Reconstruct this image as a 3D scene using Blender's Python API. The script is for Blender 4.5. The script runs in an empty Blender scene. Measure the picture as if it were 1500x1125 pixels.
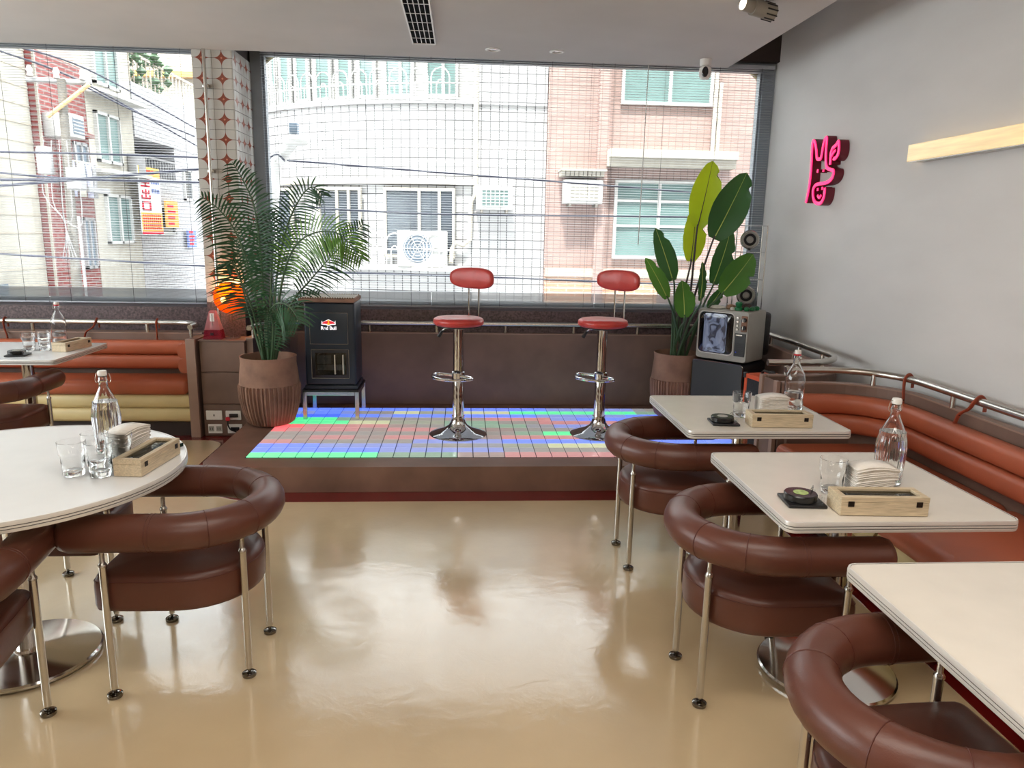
import bpy, bmesh, math, random
from mathutils import Vector, Matrix
random.seed(7)
PI = math.pi
SC = bpy.context.scene
COL = SC.collection
R = math.radians

# ------------------------------------------------------------------ camera
cam_d = bpy.data.cameras.new('camera'); cam = bpy.data.objects.new('camera', cam_d); COL.objects.link(cam)
cam_d.sensor_width = 36; cam_d.lens = 36*1085/1500; cam_d.clip_start = .05; cam_d.clip_end = 300
CAMR = ((0.9975851,-0.0648696,0.0248), (0,0,0), (0,0,0))   # filled below from yaw / pitch / roll
def look(yc, roll):
    Y = Vector(yc).normalized(); d = Vector((1, math.tan(R(roll)), 0))
    n = Y.cross(d).normalized()
    if n.y < 0: n = -n
    Z = -n; X = Y.cross(Z)
    return X, Y, Z                    # world axes in camera space (x right, y down, z forward)
_X, _Y, _Z = look((-72, -224.5, 1085), 1.1)
right = Vector((_X.x, _Y.x, _Z.x)); down = Vector((_X.y, _Y.y, _Z.y)); fwd = Vector((_X.z, _Y.z, _Z.z))
m = Matrix((right, -down, -fwd)).transposed().to_4x4(); m.translation = (0, 0, 1.6)
cam.matrix_world = m
SC.camera = cam

# ------------------------------------------------------------------ sky, sun, lamps, exposure
W = bpy.data.worlds.new('world'); SC.world = W; W.use_nodes = True
bg = W.node_tree.nodes['Background']; bg.inputs[0].default_value = (.93, .97, 1.0, 1); bg.inputs[1].default_value = 4.4
sun_d = bpy.data.lights.new('sun', 'SUN'); sun = bpy.data.objects.new('sun', sun_d); COL.objects.link(sun)
sun_d.energy = 4.5; sun_d.angle = R(3); sun_d.color = (1, .96, .9)
sun.rotation_euler = Vector((.10, .44, -.89)).to_track_quat('-Z', 'Y').to_euler()
def area(name, loc, size, aim, power=0, color=(1, 1, 1), portal=False):
    d = bpy.data.lights.new(name, 'AREA'); d.shape = 'RECTANGLE'; d.size, d.size_y = size
    o = bpy.data.objects.new(name, d); COL.objects.link(o); o.location = loc
    o.rotation_euler = Vector(aim).to_track_quat('-Z', 'Z' if abs(aim[2]) < .5 else 'Y').to_euler()
    d.energy = power; d.color = color
    if portal: d.cycles.is_portal = True
    return o
area('daylight_portal', (.36, 6.62, 1.95), (4.2, 2.1), (0, -1, 0), portal=True)
area('daylight_portal', (-3.6, 6.62, 1.95), (3.1, 2.1), (0, -1, 0), portal=True)
area('daylight_portal', (-5.30, 2.9, 1.85), (4.6, 1.9), (1, 0, 0), portal=True)
area('added_ceiling_fill', (.2, -1.3, 2.83), (2.4, .6), (0, 0, -1), 26, (1, .93, .84))  # this and the next: unseen fill lamps, added to brighten the interior
area('added_ceiling_fill', (.2, 1.2, 2.83), (2.4, .6), (0, 0, -1), 16, (1, .93, .84))
SC.view_settings.view_transform = 'Standard'; SC.view_settings.look = 'None'
SC.view_settings.exposure = 1.12; SC.view_settings.gamma = 1; SC.view_settings.use_curve_mapping = False
SC.cycles.max_bounces = 14; SC.cycles.diffuse_bounces = 5; SC.cycles.glossy_bounces = 4
SC.cycles.transmission_bounces = 14; SC.cycles.transparent_max_bounces = 16
SC.cycles.use_denoising = True; SC.cycles.caustics_reflective = False; SC.cycles.caustics_refractive = False
SC.cycles.sample_clamp_indirect = 6

# ------------------------------------------------------------------ materials
def lin(c):
    out = []
    for v in c[:3]:
        v /= 255
        out.append(v/12.92 if v <= .04045 else ((v+.055)/1.055)**2.4)
    return (*out, 1)
def mat(name, col, rough=.5, metal=0, noise=.08, scale=8, bump=0, bscale=60, coat=0, spec=.5, emit=None, estr=0, stretch=None, sheen=0):
    m = bpy.data.materials.new(name); m.use_nodes = True; nt = m.node_tree; N = nt.nodes; L = nt.links
    b = N['Principled BSDF']; c = lin(col)
    b.inputs['Roughness'].default_value = rough; b.inputs['Metallic'].default_value = metal
    b.inputs['Specular IOR Level'].default_value = spec
    if coat: b.inputs['Coat Weight'].default_value = coat; b.inputs['Coat Roughness'].default_value = .06
    if sheen: b.inputs['Sheen Weight'].default_value = sheen
    tc = N.new('ShaderNodeTexCoord'); src = tc.outputs['Object']
    if stretch:
        mp = N.new('ShaderNodeMapping'); mp.inputs['Scale'].default_value = stretch; L.new(src, mp.inputs[0]); src = mp.outputs[0]
    if noise:
        nz = N.new('ShaderNodeTexNoise'); nz.inputs['Scale'].default_value = scale; nz.inputs['Detail'].default_value = 4
        L.new(src, nz.inputs['Vector'])
        rp = N.new('ShaderNodeValToRGB'); rp.color_ramp.elements[0].position = .3; rp.color_ramp.elements[1].position = .7
        rp.color_ramp.elements[0].color = tuple(max(0, v*(1-noise*2)) for v in c[:3]) + (1,)
        rp.color_ramp.elements[1].color = tuple(min(1, v*(1+noise*2)) for v in c[:3]) + (1,)
        L.new(nz.outputs['Fac'], rp.inputs[0]); L.new(rp.outputs[0], b.inputs['Base Color'])
    else: b.inputs['Base Color'].default_value = c
    if bump:
        n2 = N.new('ShaderNodeTexNoise'); n2.inputs['Scale'].default_value = bscale; n2.inputs['Detail'].default_value = 5
        L.new(src, n2.inputs['Vector'])
        bp = N.new('ShaderNodeBump'); bp.inputs['Strength'].default_value = bump; bp.inputs['Distance'].default_value = .01
        L.new(n2.outputs['Fac'], bp.inputs['Height']); L.new(bp.outputs[0], b.inputs['Normal'])
    if emit: b.inputs['Emission Color'].default_value = lin(emit); b.inputs['Emission Strength'].default_value = estr
    return m
def thin_glass(name, tint=(1, 1, 1), gloss=.9, rough=0.0, edge=.0):
    m = bpy.data.materials.new(name); m.use_nodes = True; nt = m.node_tree; N = nt.nodes; L = nt.links
    N.remove(N['Principled BSDF']); out = N['Material Output']
    t = N.new('ShaderNodeBsdfTransparent'); t.inputs[0].default_value = (*tint, 1)
    if edge:
        lw = N.new('ShaderNodeLayerWeight'); lw.inputs[0].default_value = .35
        rp = N.new('ShaderNodeValToRGB'); rp.color_ramp.elements[0].color = (*tint, 1)
        rp.color_ramp.elements[1].color = tuple(v*(1-edge) for v in tint) + (1,); rp.color_ramp.elements[0].position = .35
        L.new(lw.outputs['Facing'], rp.inputs[0]); L.new(rp.outputs[0], t.inputs[0])
    g = N.new('ShaderNodeBsdfGlossy'); g.inputs['Roughness'].default_value = rough; g.inputs[0].default_value = (gloss,)*3 + (1,)
    l2 = N.new('ShaderNodeLayerWeight'); l2.inputs[0].default_value = .5
    f = N.new('ShaderNodeValToRGB'); f.color_ramp.elements[0].color = (.045,)*3+(1,); f.color_ramp.elements[1].color = (.75,)*3+(1,)
    f.color_ramp.elements[0].position = .45; q = f.color_ramp.elements.new(.8); q.color = (.16,)*3+(1,); L.new(l2.outputs['Facing'], f.inputs[0])
    mx = N.new('ShaderNodeMixShader'); L.new(f.outputs[0], mx.inputs[0]); L.new(t.outputs[0], mx.inputs[1]); L.new(g.outputs[0], mx.inputs[2])
    L.new(mx.outputs[0], out.inputs[0]); return m
def real_glass(name, col=(1, 1, 1), ior=1.45, rough=0):
    m = bpy.data.materials.new(name); m.use_nodes = True; b = m.node_tree.nodes['Principled BSDF']
    b.inputs['Base Color'].default_value = (*col, 1); b.inputs['Transmission Weight'].default_value = 1
    b.inputs['IOR'].default_value = ior; b.inputs['Roughness'].default_value = rough; return m
def grid_mat(name, c1, c2, mortar, bw, bh, ms, axis='X', offset=.5, rough=.6, bump=.3):
    """brick / tile cladding on far facades; axis = the horizontal world axis of the wall"""
    m = bpy.data.materials.new(name); m.use_nodes = True; nt = m.node_tree; N = nt.nodes; L = nt.links
    b = N['Principled BSDF']; b.inputs['Roughness'].default_value = rough
    tc = N.new('ShaderNodeTexCoord'); sp = N.new('ShaderNodeSeparateXYZ'); cb = N.new('ShaderNodeCombineXYZ')
    L.new(tc.outputs['Object'], sp.inputs[0]); L.new(sp.outputs[axis], cb.inputs[0]); L.new(sp.outputs['Z'], cb.inputs[1])
    br = N.new('ShaderNodeTexBrick'); br.inputs['Scale'].default_value = 1; br.inputs['Brick Width'].default_value = bw
    br.inputs['Row Height'].default_value = bh; br.inputs['Mortar Size'].default_value = ms; br.offset = offset
    br.inputs['Color1'].default_value = lin(c1); br.inputs['Color2'].default_value = lin(c2); br.inputs['Mortar'].default_value = lin(mortar)
    L.new(cb.outputs[0], br.inputs['Vector']); L.new(br.outputs['Color'], b.inputs['Base Color'])
    return m
M = {}
M['ceiling'] = mat('ceiling_paint', (204, 201, 198), .9, noise=.02, scale=2)
M['wall'] = mat('grey_microcement', (222, 219, 217), .75, noise=.022, scale=1.6, bump=.08, bscale=14, stretch=(1, .8, 2.2))
M['wall_plain'] = mat('plain_wall_paint', (205, 200, 194), .85, noise=.02)
M['brown_panel'] = mat('brown_laminate', (116, 91, 79), .55, noise=.10, scale=3.5, bump=.03, bscale=30)
M['brown_edge'] = mat('brown_edge_band', (150, 122, 108), .5, noise=.04)
M['brown_dark'] = mat('dark_brown_base', (52, 40, 36), .6, noise=.05)
M['deck'] = mat('brown_microcement', (120, 90, 76), .42, noise=.14, scale=3, bump=.06, bscale=20)
M['red_floor'] = mat('oxblood_resin', (104, 20, 20), .14, noise=.05, coat=.4)
M['granite'] = None
M['steel'] = mat('brushed_steel', (200, 196, 188), .24, 1, noise=.02, scale=40)
M['chrome'] = mat('chrome', (225, 225, 226), .05, 1, noise=0)
M['dark_chrome'] = mat('smoked_chrome', (120, 116, 110), .12, 1, noise=0)
M['chair_leather'] = mat('brown_leather', (92, 52, 40), .36, noise=.05, scale=6, bump=.05, bscale=220)
M['chair_seam'] = mat('brown_leather_seam', (84, 40, 30), .5, noise=.03)
M['bench_leather'] = mat('tan_orange_leather', (174, 92, 62), .40, noise=.05, scale=4, bump=.04, bscale=200)
M['cream_leather'] = mat('cream_leather', (214, 194, 142), .42, noise=.04, scale=4, bump=.04, bscale=160)
M['red_leather'] = mat('red_leather', (196, 66, 60), .34, noise=.06, scale=10, bump=.08, bscale=40)
M['strap'] = mat('strap_leather', (150, 66, 42), .5, noise=.08)
M['table_white'] = mat('cream_laminate', (228, 221, 210), .22, noise=.015, spec=.5)
M['aluminium'] = mat('ribbed_aluminium', (226, 223, 218), .32, .25, noise=.02)
M['table_cool'] = mat('white_laminate', (238, 239, 240), .22, noise=.01, spec=.5)
M['groove'] = mat('dark_groove', (96, 90, 86), .5, .3, noise=0)
M['slat'] = mat('silver_slat', (176, 180, 186), .34, .25, noise=.02)
M['frame'] = mat('grey_aluminium_frame', (150, 156, 162), .45, .2, noise=.03)
M['cord'] = mat('dark_cord', (70, 70, 74), .8, noise=0)
M['white_cord'] = mat('white_cord', (225, 225, 222), .7, noise=0)
M['black'] = mat('black_plastic', (24, 24, 27), .38, noise=.03)
M['black_matt'] = mat('matt_black', (8, 8, 9), .95, noise=0, spec=.1)
M['black_gloss'] = mat('black_gloss', (14, 14, 16), .12, noise=0, coat=.5)
M['navy'] = mat('blue_black_enamel', (34, 44, 55), .38, noise=.05)
M['white_plastic'] = mat('white_plastic', (232, 230, 226), .4, noise=.01)
M['grey_plastic'] = mat('grey_plastic', (160, 158, 150), .45, noise=.03)
M['paper'] = mat('paper_napkin', (238, 232, 224), .9, noise=.03, scale=40)
M['wood'] = mat('pale_paulownia_wood', (204, 186, 156), .55, noise=.10, scale=18, stretch=(1, 9, 14), bump=.05, bscale=60)
M['hinge'] = mat('dark_hinge', (46, 38, 32), .4, .6, noise=0)
M['terracotta'] = mat('weathered_terracotta', (142, 108, 90), .85, noise=.14, scale=7, bump=.2, bscale=30)
M['soil'] = mat('potting_soil', (70, 48, 36), .95, noise=.2, scale=30)
M['palm'] = mat('palm_green', (38, 78, 46), .42, noise=.14, scale=6)
M['palm_light'] = mat('palm_light_green', (84, 124, 44), .42, noise=.14, scale=6)
M['stem'] = mat('palm_stem', (66, 92, 62), .5, noise=.12)
M['petiole'] = mat('dark_petiole', (64, 56, 54), .5, noise=.1)
def leaf_mat(name, c1, trans):
    m = mat(name, c1, .38, noise=.08, scale=5); nt = m.node_tree; N = nt.nodes; L = nt.links
    b = N['Principled BSDF']; t = N.new('ShaderNodeBsdfTranslucent'); t.inputs[0].default_value = lin(trans)
    wv = N.new('ShaderNodeTexWave'); wv.inputs['Scale'].default_value = 26; wv.inputs['Distortion'].default_value = .6; wv.bands_direction = 'Y'
    bp = N.new('ShaderNodeBump'); bp.inputs['Strength'].default_value = .35; bp.inputs['Distance'].default_value = .004
    tc = N.new('ShaderNodeTexCoord'); L.new(tc.outputs['UV'], wv.inputs['Vector'])
    L.new(wv.outputs['Fac'], bp.inputs['Height']); L.new(bp.outputs[0], b.inputs['Normal'])
    mx = N.new('ShaderNodeMixShader'); mx.inputs[0].default_value = .35
    L.new(b.outputs[0], mx.inputs[1]); L.new(t.outputs[0], mx.inputs[2]); L.new(mx.outputs[0], N['Material Output'].inputs[0]); return m
M['leaf_dark'] = leaf_mat('paradise_leaf_dark', (44, 84, 50), (70, 120, 50))
M['leaf_mid'] = leaf_mat('paradise_leaf_mid', (66, 124, 52), (120, 170, 60))
M['leaf_lime'] = leaf_mat('paradise_leaf_lime', (150, 182, 30), (225, 240, 40))
M['rib'] = mat('leaf_midrib', (176, 192, 96), .5, noise=.03)
M['bottle'] = real_glass('bottle_glass', (.985, .99, .99), 1.42)
M['thin_bottle'] = thin_glass('bottle_glass', (.97, .98, .98), .95, edge=.5)
M['tumbler'] = thin_glass('tumbler_glass', (.97, .98, .98), .95, edge=.42)
M['water'] = real_glass('drinking_water', (1, 1, 1), 1.33)
M['clear'] = thin_glass('clear_glass', (.93, .94, .94), .95, .05, edge=.05)
M['window_glass'] = thin_glass('window_glass', (.97, .985, .98), .2)
M['box_glass'] = thin_glass('box_glass', (.55, .55, .52), .9)
M['orange_acrylic'] = thin_glass('orange_acrylic', (1.0, .42, .03), .9, edge=.1)
def add_diffuse(m, c, f):
    nt = m.node_tree; N = nt.nodes; L = nt.links; out = N['Material Output']; old = out.inputs[0].links[0].from_socket
    d = N.new('ShaderNodeBsdfTranslucent'); d.inputs[0].default_value = lin(c); e = N.new('ShaderNodeBsdfDiffuse'); e.inputs[0].default_value = lin(c)
    a = N.new('ShaderNodeMixShader'); a.inputs[0].default_value = .5; L.new(d.outputs[0], a.inputs[1]); L.new(e.outputs[0], a.inputs[2])
    b = N.new('ShaderNodeMixShader'); b.inputs[0].default_value = f; L.new(old, b.inputs[1]); L.new(a.outputs[0], b.inputs[2]); L.new(b.outputs[0], out.inputs[0])
add_diffuse(M['orange_acrylic'], (255, 140, 10), .45)
M['pink_glass'] = thin_glass('pink_acrylic', (.95, .62, .66), .8, edge=.3)
M['pink_deep'] = thin_glass('deep_pink_acrylic', (.85, .36, .44), .8, edge=.2); add_diffuse(M['pink_deep'], (190, 60, 90), .3); add_diffuse(M['pink_glass'], (235, 190, 196), .3)
M['bulb'] = mat('warm_bulb', (255, 236, 190), .3, noise=0, emit=(255, 196, 96), estr=1.6)
M['amber'] = mat('amber_brass', (214, 150, 40), .25, .6, noise=.03)
M['neon'] = mat('pink_neon_face', (250, 40, 110), .35, noise=0, emit=(255, 30, 96), estr=.9)
M['neon_side'] = mat('dark_red_return', (110, 10, 36), .4, noise=0)
M['lamp_glass'] = mat('amber_travertine_glass', (236, 214, 168), .10, noise=.10, scale=5, stretch=(1, .6, 9), coat=.6, emit=(255, 214, 150), estr=.25)
M['orange_vinyl'] = mat('orange_vinyl', (208, 84, 44), .5, noise=.05, bump=.1, bscale=240)
M['grille'] = mat('dark_speaker_cloth', (40, 40, 44), .9, noise=.1, scale=90)
M['green_toy'] = mat('green_toy', (24, 110, 62), .45, noise=.06)
M['dark_toy'] = mat('dark_rock', (66, 52, 50), .8, noise=.2, scale=40)
M['tan_toy'] = mat('tan_rock', (140, 108, 82), .85, noise=.2, scale=60)
M['record'] = mat('vinyl_record', (20, 19, 20), .22, noise=0)
M['label_green'] = mat('record_label_green', (170, 190, 120), .5, noise=.2, scale=60)
M['dark_green'] = mat('dark_green_acrylic', (20, 46, 40), .2, noise=0)
M['teal_glass'] = mat('teal_window', (106, 130, 128), .12, noise=.06, scale=2, spec=.7)
M['grey_window'] = mat('grey_blue_window', (110, 124, 138), .12, noise=.08, scale=2, spec=.7)
M['dark_window'] = mat('dark_window', (66, 72, 80), .12, noise=.1, scale=2, spec=.7)
M['white_paint'] = mat('white_masonry', (190, 189, 187), .8, noise=.03)
M['cream_paint'] = mat('cream_masonry', (176, 171, 160), .8, noise=.05)
M['beige_paint'] = mat('beige_masonry', (176, 166, 152), .8, noise=.06)
M['grey_paint'] = mat('grey_masonry', (150, 149, 150), .8, noise=.05)
M['concrete'] = mat('concrete', (116, 112, 106), .9, noise=.1)
M['asphalt'] = mat('asphalt', (96, 96, 98), .9, noise=.1)
M['cable'] = mat('black_cable', (52, 54, 70), .6, noise=0)
M['trim_cream'] = mat('cream_arch_trim', (196, 182, 140), .7, noise=.1, scale=20)
M['banner_white'] = mat('banner_white', (236, 236, 240), .8, noise=.02)
M['banner_orange'] = mat('banner_orange', (238, 182, 96), .8, noise=.03)
M['banner_red'] = mat('banner_red', (214, 40, 66), .8, noise=.02)
M['banner_blue'] = mat('banner_blue', (110, 130, 190), .8, noise=.02)
M['sign_red'] = mat('sign_red', (200, 34, 50), .5, noise=0)
M['sign_yellow'] = mat('sign_yellow', (244, 190, 50), .5, noise=0)
M['sign_white'] = mat('sign_white', (246, 240, 246), .5, noise=0, emit=(255, 250, 255), estr=.35)
M['sign_red_lit'] = mat('sign_red_lit', (220, 40, 54), .5, noise=0, emit=(230, 40, 60), estr=.3)
M['sign_yellow_lit'] = mat('sign_yellow_lit', (244, 190, 50), .5, noise=0, emit=(250, 190, 50), estr=.3)
M['blue_led'] = mat('blue_led_strip', (40, 70, 240), .3, noise=0, emit=(40, 80, 255), estr=1.5)
M['spot_lens'] = mat('lit_spot_lens', (255, 250, 236), .3, noise=0, emit=(255, 240, 210), estr=6)
M['spot_body'] = mat('grey_spot_body', (150, 144, 134), .45, .2, noise=.03)
M['pale_tube'] = mat('pale_tube', (222, 216, 196), .5, noise=.02)
M['laundry'] = mat('laundry_cloth', (160, 160, 178), .9, noise=.2, scale=4)
M['bamboo'] = mat('bamboo_pole', (206, 178, 130), .6, noise=.06)
# granite: dark speckle
g = mat('speckled_granite', (90, 74, 76), .35, noise=.3, scale=70)
M['granite'] = g
# floor resin
def floor_mat():
    m = mat('beige_resin_floor', (206, 183, 147), .18, noise=.06, scale=1.3, spec=.4); nt = m.node_tree; N = nt.nodes; L = nt.links
    b = N['Principled BSDF']; b.inputs['Coat Weight'].default_value = 1; b.inputs['Coat Roughness'].default_value = .03; b.inputs['Coat IOR'].default_value = 1.48
    tc = N.new('ShaderNodeTexCoord'); n1 = N.new('ShaderNodeTexNoise'); n1.inputs['Scale'].default_value = 9; n1.inputs['Detail'].default_value = 7; n1.inputs['Roughness'].default_value = .62; n1.inputs['Distortion'].default_value = 1.2
    L.new(tc.outputs['Object'], n1.inputs['Vector'])
    bp = N.new('ShaderNodeBump'); bp.inputs['Strength'].default_value = .045; bp.inputs['Distance'].default_value = .02
    L.new(n1.outputs['Fac'], bp.inputs['Height']); L.new(bp.outputs[0], b.inputs['Normal']); L.new(bp.outputs[0], b.inputs['Coat Normal'])
    return m
M['floor'] = floor_mat()
def star_tile():
    m = bpy.data.materials.new('star_pattern_tile'); m.use_nodes = True; nt = m.node_tree; N = nt.nodes; L = nt.links
    b = N['Principled BSDF']; b.inputs['Roughness'].default_value = .25
    tc = N.new('ShaderNodeTexCoord'); sp = N.new('ShaderNodeSeparateXYZ'); L.new(tc.outputs['Generated'], sp.inputs[0])
    def mth(op, a, bb=None):
        n = N.new('ShaderNodeMath'); n.operation = op
        for i, v in enumerate((a, bb)):
            if v is None: continue
            if isinstance(v, (int, float)): n.inputs[i].default_value = v
            else: L.new(v, n.inputs[i])
        return n.outputs[0]
    u = mth('ABSOLUTE', mth('SUBTRACT', sp.outputs['X'], .5)); v = mth('ABSOLUTE', mth('SUBTRACT', sp.outputs['Z'], .5))
    s = mth('ADD', mth('SQRT', u), mth('SQRT', v)); star = mth('LESS_THAN', s, .70)
    core = mth('LESS_THAN', mth('ADD', u, v), .06)
    line = mth('MAXIMUM', mth('LESS_THAN', u, .014), mth('LESS_THAN', v, .014))
    mx = N.new('ShaderNodeMix'); mx.data_type = 'RGBA'; mx.inputs[6].default_value = lin((196, 192, 186)); mx.inputs[7].default_value = lin((120, 112, 106)); L.new(line, mx.inputs[0])
    m2 = N.new('ShaderNodeMix'); m2.data_type = 'RGBA'; m2.inputs[7].default_value = lin((138, 74, 58)); L.new(star, m2.inputs[0]); L.new(mx.outputs[2], m2.inputs[6])
    m3 = N.new('ShaderNodeMix'); m3.data_type = 'RGBA'; m3.inputs[7].default_value = lin((206, 130, 104)); L.new(core, m3.inputs[0]); L.new(m2.outputs[2], m3.inputs[6])
    L.new(m3.outputs[2], b.inputs['Base Color']); return m
M['star_tile'] = star_tile()
M['red_brick'] = grid_mat('red_brick', (132, 54, 50), (116, 46, 44), (140, 124, 120), .24, .075, .012, 'Y')
M['white_tile'] = grid_mat('white_wall_tile', (190, 189, 189), (182, 181, 182), (96, 95, 96), .15, .15, .009, 'X', 0)
M['pink_tile'] = grid_mat('pink_wall_tile', (164, 140, 133), (156, 132, 126), (122, 104, 99), .12, .07, .006, 'X', 0)
M['grey_tile'] = grid_mat('grey_wall_tile', (182, 181, 184), (174, 173, 176), (128, 127, 130), .2, .08, .008, 'Y', .5)
M['tan_brick'] = grid_mat('tan_brick', (192, 146, 116), (180, 132, 104), (206, 182, 160), .3, .08, .01, 'X')
def screen_mat():
    m = bpy.data.materials.new('tv_picture'); m.use_nodes = True; nt = m.node_tree; N = nt.nodes; L = nt.links
    b = N['Principled BSDF']; b.inputs['Roughness'].default_value = .08; b.inputs['Base Color'].default_value = (.01, .01, .012, 1)
    tc = N.new('ShaderNodeTexCoord'); n1 = N.new('ShaderNodeTexNoise'); n1.inputs['Scale'].default_value = 2.6; n1.inputs['Detail'].default_value = 2.5; n1.inputs['Distortion'].default_value = .9
    L.new(tc.outputs['Generated'], n1.inputs['Vector'])
    r = N.new('ShaderNodeValToRGB'); e = r.color_ramp.elements; e[0].position = .40; e[0].color = lin((34, 36, 46)); e[1].position = .47; e[1].color = lin((70, 76, 92))
    x = e.new(.7); x.color = lin((84, 90, 106))
    L.new(n1.outputs['Fac'], r.inputs[0]); L.new(r.outputs[0], b.inputs['Emission Color']); b.inputs['Emission Strength'].default_value = .8; return m
M['screen'] = screen_mat()

# ------------------------------------------------------------------ mesh helpers
def V(*a): return Vector(a)
def catmull(pts, n=6):
    pts = [Vector(p) for p in pts]; out = []
    for i in range(len(pts)-1):
        p0 = pts[max(i-1, 0)]; p1 = pts[i]; p2 = pts[i+1]; p3 = pts[min(i+2, len(pts)-1)]
        for k in range(n):
            t = k/n
            out.append(.5*((2*p1) + (p2-p0)*t + (2*p0-5*p1+4*p2-p3)*t*t + (3*p1-p0-3*p2+p3)*t**3))
    out.append(pts[-1]); return out
class MB:
    def __init__(s): s.v = []; s.f = []; s.uv = None
    def quadstrip(s, rings, closed_ring=True, cap=True, closed_path=False):
        b = len(s.v); n = len(rings[0])
        for r in rings: s.v += [tuple(p) for p in r]
        K = len(rings)
        for i in range(K if closed_path else K-1):
            a = b+i*n; c = b+((i+1) % K)*n
            for j in range(n if closed_ring else n-1):
                k = (j+1) % n; s.f.append((a+j, a+k, c+k, c+j))
        if cap and closed_ring and not closed_path:
            s.f.append(tuple(b+j for j in reversed(range(n)))); s.f.append(tuple(b+(K-1)*n+j for j in range(n)))
        return s
    def box(s, x0, x1, y0, y1, z0, z1):
        b = len(s.v)
        s.v += [(x0,y0,z0),(x1,y0,z0),(x1,y1,z0),(x0,y1,z0),(x0,y0,z1),(x1,y0,z1),(x1,y1,z1),(x0,y1,z1)]
        s.f += [tuple(b+i for i in q) for q in ((0,3,2,1),(4,5,6,7),(0,1,5,4),(1,2,6,5),(2,3,7,6),(3,0,4,7))]; return s
    def rbox(s, x0, x1, y0, y1, z0, z1, r=.005, seg=2):
        bm = bmesh.new(); bmesh.ops.create_cube(bm, size=1)
        for v in bm.verts: v.co = ((x0+x1)/2+v.co.x*(x1-x0), (y0+y1)/2+v.co.y*(y1-y0), (z0+z1)/2+v.co.z*(z1-z0))
        bmesh.ops.bevel(bm, geom=bm.edges[:], offset=r, segments=seg, profile=.5, affect='EDGES')
        s.add_bm(bm); return s
    def add_bm(s, bm):
        b = len(s.v); bm.verts.index_update(); s.v += [tuple(v.co) for v in bm.verts]
        s.f += [tuple(b+v.index for v in f.verts) for f in bm.faces]; bm.free()
    def lathe(s, prof, c=(0, 0, 0), n=24, flute=None, cap=True):
        rings = []
        for r, z in prof:
            ring = []
            for j in range(n):
                a = 2*PI*j/n; rr = r*(flute(a, z) if flute else 1); ring.append((c[0]+rr*math.cos(a), c[1]+rr*math.sin(a), c[2]+z))
            rings.append(ring)
        return s.quadstrip(rings, True, cap)
    def disc_rings(s, outline, levels):
        """outline: list of (x,y); levels: list of (scale, z)"""
        return s.quadstrip([[(x*k, y*k, z) for x, y in outline] for k, z in levels])
    def cyl(s, p0, p1, r0, r1=None, n=14):
        p0 = Vector(p0); p1 = Vector(p1); return s.tube([p0, p1], [r0, r0 if r1 is None else r1], n)
    def tube(s, path, rad, n=10, closed=False, cap=True, flat=1.0):
        path = [Vector(p) for p in path]; K = len(path)
        if not isinstance(rad, (list, tuple)): rad = [rad]*K
        T = []
        for i in range(K):
            a = path[(i-1) % K if closed else max(i-1, 0)]; b = path[(i+1) % K if closed else min(i+1, K-1)]
            t = (b-a); T.append(t.normalized() if t.length > 1e-9 else Vector((0, 0, 1)))
        up = Vector((0, 0, 1)) if abs(T[0].z) < .9 else Vector((0, 1, 0))
        nrm = (up - T[0]*up.dot(T[0])).normalized(); rings = []
        for i in range(K):
            nrm = (nrm - T[i]*nrm.dot(T[i])).normalized(); bi = T[i].cross(nrm)
            rings.append([path[i] + (nrm*math.cos(2*PI*j/n) + bi*math.sin(2*PI*j/n)*flat)*rad[i] for j in range(n)])
        return s.quadstrip(rings, True, cap, closed)
    def sweep(s, path, sec, closed=False):
        """section (side, up) kept upright along a horizontal path"""
        path = [Vector(p) for p in path]; K = len(path); rings = []
        for i in range(K):
            a = path[max(i-1, 0)]; b = path[min(i+1, K-1)]; t = (b-a); t.z = 0; t.normalize(); sd = Vector((t.y, -t.x, 0))
            sc = sec(i/(K-1)) if callable(sec) else sec
            rings.append([path[i] + sd*u + Vector((0, 0, w)) for u, w in sc])
        return s.quadstrip(rings, True, True)
    def prism(s, poly, h0, h1, f):
        """poly of 2-D points; f(u, v, h) -> 3-D"""
        n = len(poly); return s.quadstrip([[f(u, v, h) for u, v in poly] for h in (h0, h1)])
    def build(s, name, m, parent=None, smooth=True, kind=None, angle=35):
        me = bpy.data.meshes.new(name); me.from_pydata(s.v, [], s.f); me.update()
        bm = bmesh.new(); bm.from_mesh(me); bmesh.ops.recalc_face_normals(bm, faces=bm.faces[:]); bm.to_mesh(me); bm.free()
        if smooth:
            me.shade_smooth(); me.set_sharp_from_angle(angle=R(angle))
        me.materials.append(M[m] if isinstance(m, str) else m)
        o = bpy.data.objects.new(name, me); COL.objects.link(o)
        if parent: o.parent = parent
        if kind: o['kind'] = kind
        return o
def tag(o, label=None, cat=None, group=None, kind=None):
    if label: o['label'] = label
    if cat: o['category'] = cat
    if group: o['group'] = group
    if kind: o['kind'] = kind
    return o
def thing(name, label, cat, loc=(0, 0, 0), rz=0, group=None):
    o = bpy.data.objects.new(name, None); COL.objects.link(o); o.empty_display_size = .1
    o.location = loc; o.rotation_euler = (0, 0, rz); return tag(o, label, cat, group)
def kids(o): return [c for c in bpy.data.objects if c.parent == o]
def copy_tree(o, parent=None, K=None):
    c = o.copy(); COL.objects.link(c); c.parent = parent
    for ch in kids(o): copy_tree(ch, c)
    return c
def again(o, loc, rz, label, group=None):
    c = copy_tree(o); c.location = loc; c.rotation_euler = (0, 0, rz); c['label'] = label
    if group: c['group'] = group
    return c
def dupmesh(o, parent, loc, rot=(0, 0, 0)):
    c = o.copy(); COL.objects.link(c); c.parent = parent; c.location = loc; c.rotation_euler = rot; return c
def struct(o): o['kind'] = 'structure'; return o
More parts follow.
